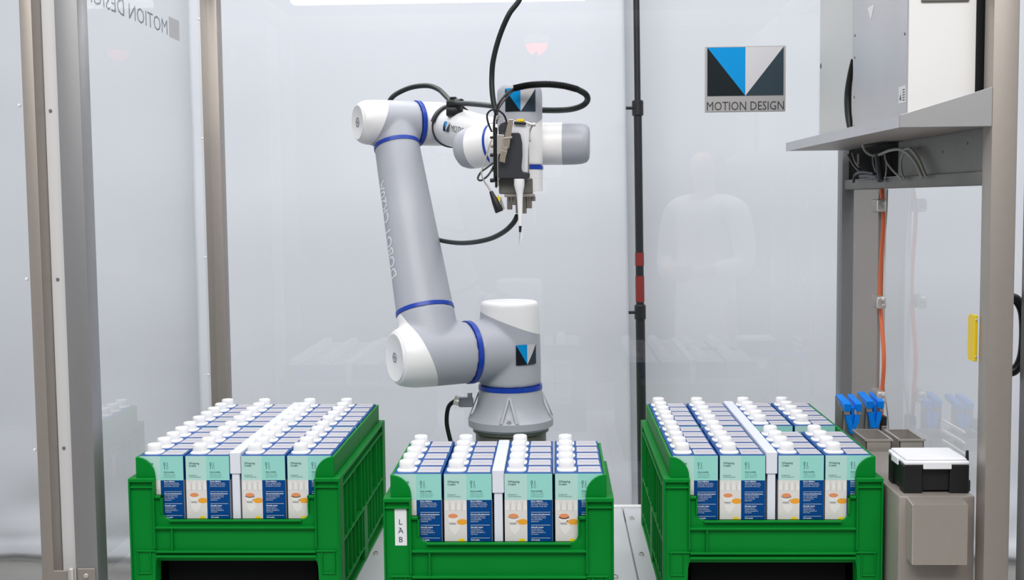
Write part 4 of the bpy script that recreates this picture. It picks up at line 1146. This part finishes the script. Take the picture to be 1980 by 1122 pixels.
# hose clamp on the forearm
ccl = at(880, 200, Y=2.755)
hc = thing('hose_clamp', ccl - Vector((0, 0, 0.02)), 'black hose clamp on top of the forearm', 'clamp')
M('plastic_black').box(ccl + Vector((-0.020, -0.014, -0.030)), ccl + Vector((0.018, 0.014, -0.009)), 0.004, 2).build('base', hc)
M('plastic_black').tube([ccl + Vector((-0.013, 0.009, 0.001)), ccl + Vector((0.015, -0.011, -0.003))], 0.0125, 20).build('clamp_ring', hc)
M('plastic_black').box(ccl + Vector((-0.012, -0.006, 0.009)), ccl + Vector((0.004, 0.006, 0.015)), 0.002).build('latch', hc)

# ------------------------------------------------------------------ visitor in a white coat, mirrored in the back pane
def skin_mesh(joints, edges, matn, name, sub=2):
    me = bpy.data.meshes.new(name)
    me.from_pydata([j[0] for j in joints], edges, [])
    o = bpy.data.objects.new(name, me); COL.objects.link(o)
    sk = o.modifiers.new('skin', 'SKIN'); sk.use_smooth_shade = True
    for i, j in enumerate(joints):
        r = j[1] if isinstance(j[1], tuple) else (j[1], j[1])
        me.skin_vertices[0].data[i].radius = r
        me.skin_vertices[0].data[i].use_root = (i == 0)
    ss = o.modifiers.new('sub', 'SUBSURF'); ss.levels = sub; ss.render_levels = sub
    dg = bpy.context.evaluated_depsgraph_get()
    out = bpy.data.meshes.new_from_object(o.evaluated_get(dg)); out.name = name
    bpy.data.objects.remove(o); bpy.data.meshes.remove(me)
    out.materials.clear(); out.materials.append(MATS[matn])
    for p in out.polygons: p.use_smooth = True; p.material_index = 0
    return out
ps = thing('person', (0.82, -0.30, 0), 'person in white coat with folded hands, mirrored in the back pane', 'person')
J = [((0, 0, 0.98), (0.15, 0.11)), ((0, 0, 1.15), (0.145, 0.10)), ((0, 0, 1.33), (0.165, 0.11)), ((0, 0, 1.46), (0.12, 0.09)), ((0, 0.01, 1.54), 0.055), ((0, 0.02, 1.60), 0.06), ((0, 0.025, 1.69), (0.078, 0.095)), ((0, 0.02, 1.77), (0.06, 0.075)),
     ((-0.20, 0, 1.44), 0.062), ((-0.25, 0.0, 1.16), 0.048), ((-0.10, 0.20, 1.10), 0.036), ((-0.05, 0.22, 1.10), (0.03, 0.022)),
     ((0.20, 0, 1.44), 0.062), ((0.25, 0.0, 1.16), 0.048), ((0.10, 0.20, 1.12), 0.036), ((0.05, 0.23, 1.12), (0.03, 0.022)),
     ((-0.10, 0, 0.88), 0.095), ((-0.11, 0.01, 0.50), 0.062), ((-0.11, -0.02, 0.09), 0.045), ((-0.12, 0.10, 0.045), 0.042),
     ((0.10, 0, 0.88), 0.095), ((0.11, 0.01, 0.50), 0.062), ((0.11, -0.02, 0.09), 0.045), ((0.12, 0.10, 0.045), 0.042)]
Eg = [(0, 1), (1, 2), (2, 3), (3, 4), (4, 5), (5, 6), (6, 7), (3, 8), (8, 9), (9, 10), (10, 11), (3, 12), (12, 13), (13, 14), (14, 15), (0, 16), (16, 17), (17, 18), (18, 19), (0, 20), (20, 21), (21, 22), (22, 23)]
nf = len(J)
for s, base in ((-1, 11), (1, 15)):     # fingers rooted in the palm
    hx, hy, hz = J[base][0]
    for k, (dz, ln) in enumerate(((0.024, 0.055), (0.009, 0.065), (-0.006, 0.06), (-0.020, 0.048))):
        i0 = len(J)
        J.append(((hx - s * 0.03, hy + 0.005, hz + dz), 0.0095)); J.append(((hx - s * (0.03 + ln * 0.6), hy - 0.002, hz + dz * 1.05), 0.0085)); J.append(((hx - s * (0.03 + ln), hy - 0.018, hz + dz), 0.0075))
        Eg += [(base, i0), (i0, i0 + 1), (i0 + 1, i0 + 2)]
    i0 = len(J)
    J.append(((hx, hy + 0.005, hz + 0.04), 0.010)); J.append(((hx - s * 0.03, hy + 0.0, hz + 0.06), 0.009)); Eg += [(base, i0), (i0, i0 + 1)]
link('body', skin_mesh(J, Eg, 'skin', 'body'), ps)
Jc = [((0, 0, 0.98), (0.185, 0.15)), ((0, 0, 1.15), (0.175, 0.13)), ((0, 0, 1.33), (0.185, 0.13)), ((0, 0, 1.47), (0.13, 0.10)), ((-0.20, 0, 1.45), 0.078), ((-0.25, 0, 1.16), 0.066), ((-0.13, 0.165, 1.105), 0.052), ((0.20, 0, 1.45), 0.078), ((0.25, 0, 1.16), 0.066), ((0.13, 0.165, 1.125), 0.052), ((0, 0, 0.74), (0.20, 0.16)), ((0, 0, 0.52), (0.22, 0.17))]
link('coat', skin_mesh(Jc, [(0, 1), (1, 2), (2, 3), (3, 4), (4, 5), (5, 6), (3, 7), (7, 8), (8, 9), (0, 10), (10, 11)], 'coat_white', 'coat'), ps)
for s in (-1, 1):
    link('trouser_leg', skin_mesh([((s * 0.105, 0, 0.70), 0.085), ((s * 0.11, 0.0, 0.40), 0.075), ((s * 0.112, -0.02, 0.10), 0.065)], [(0, 1), (1, 2)], 'trousers', 'trouser_leg', 2), ps)
    link('shoe', skin_mesh([((s * 0.112, -0.05, 0.045), (0.05, 0.045)), ((s * 0.115, 0.06, 0.042), (0.052, 0.04)), ((s * 0.12, 0.16, 0.036), (0.045, 0.034))], [(0, 1), (1, 2)], 'shoe', 'shoe', 2), ps)
ps.rotation_euler.z = math.radians(38)
link('hair', skin_mesh([((0, -0.015, 1.79), (0.085, 0.09)), ((0, -0.035, 1.72), (0.088, 0.085)), ((0, -0.04, 1.64), (0.075, 0.06))], [(0, 1), (1, 2)], 'hair', 'hair', 2), ps)
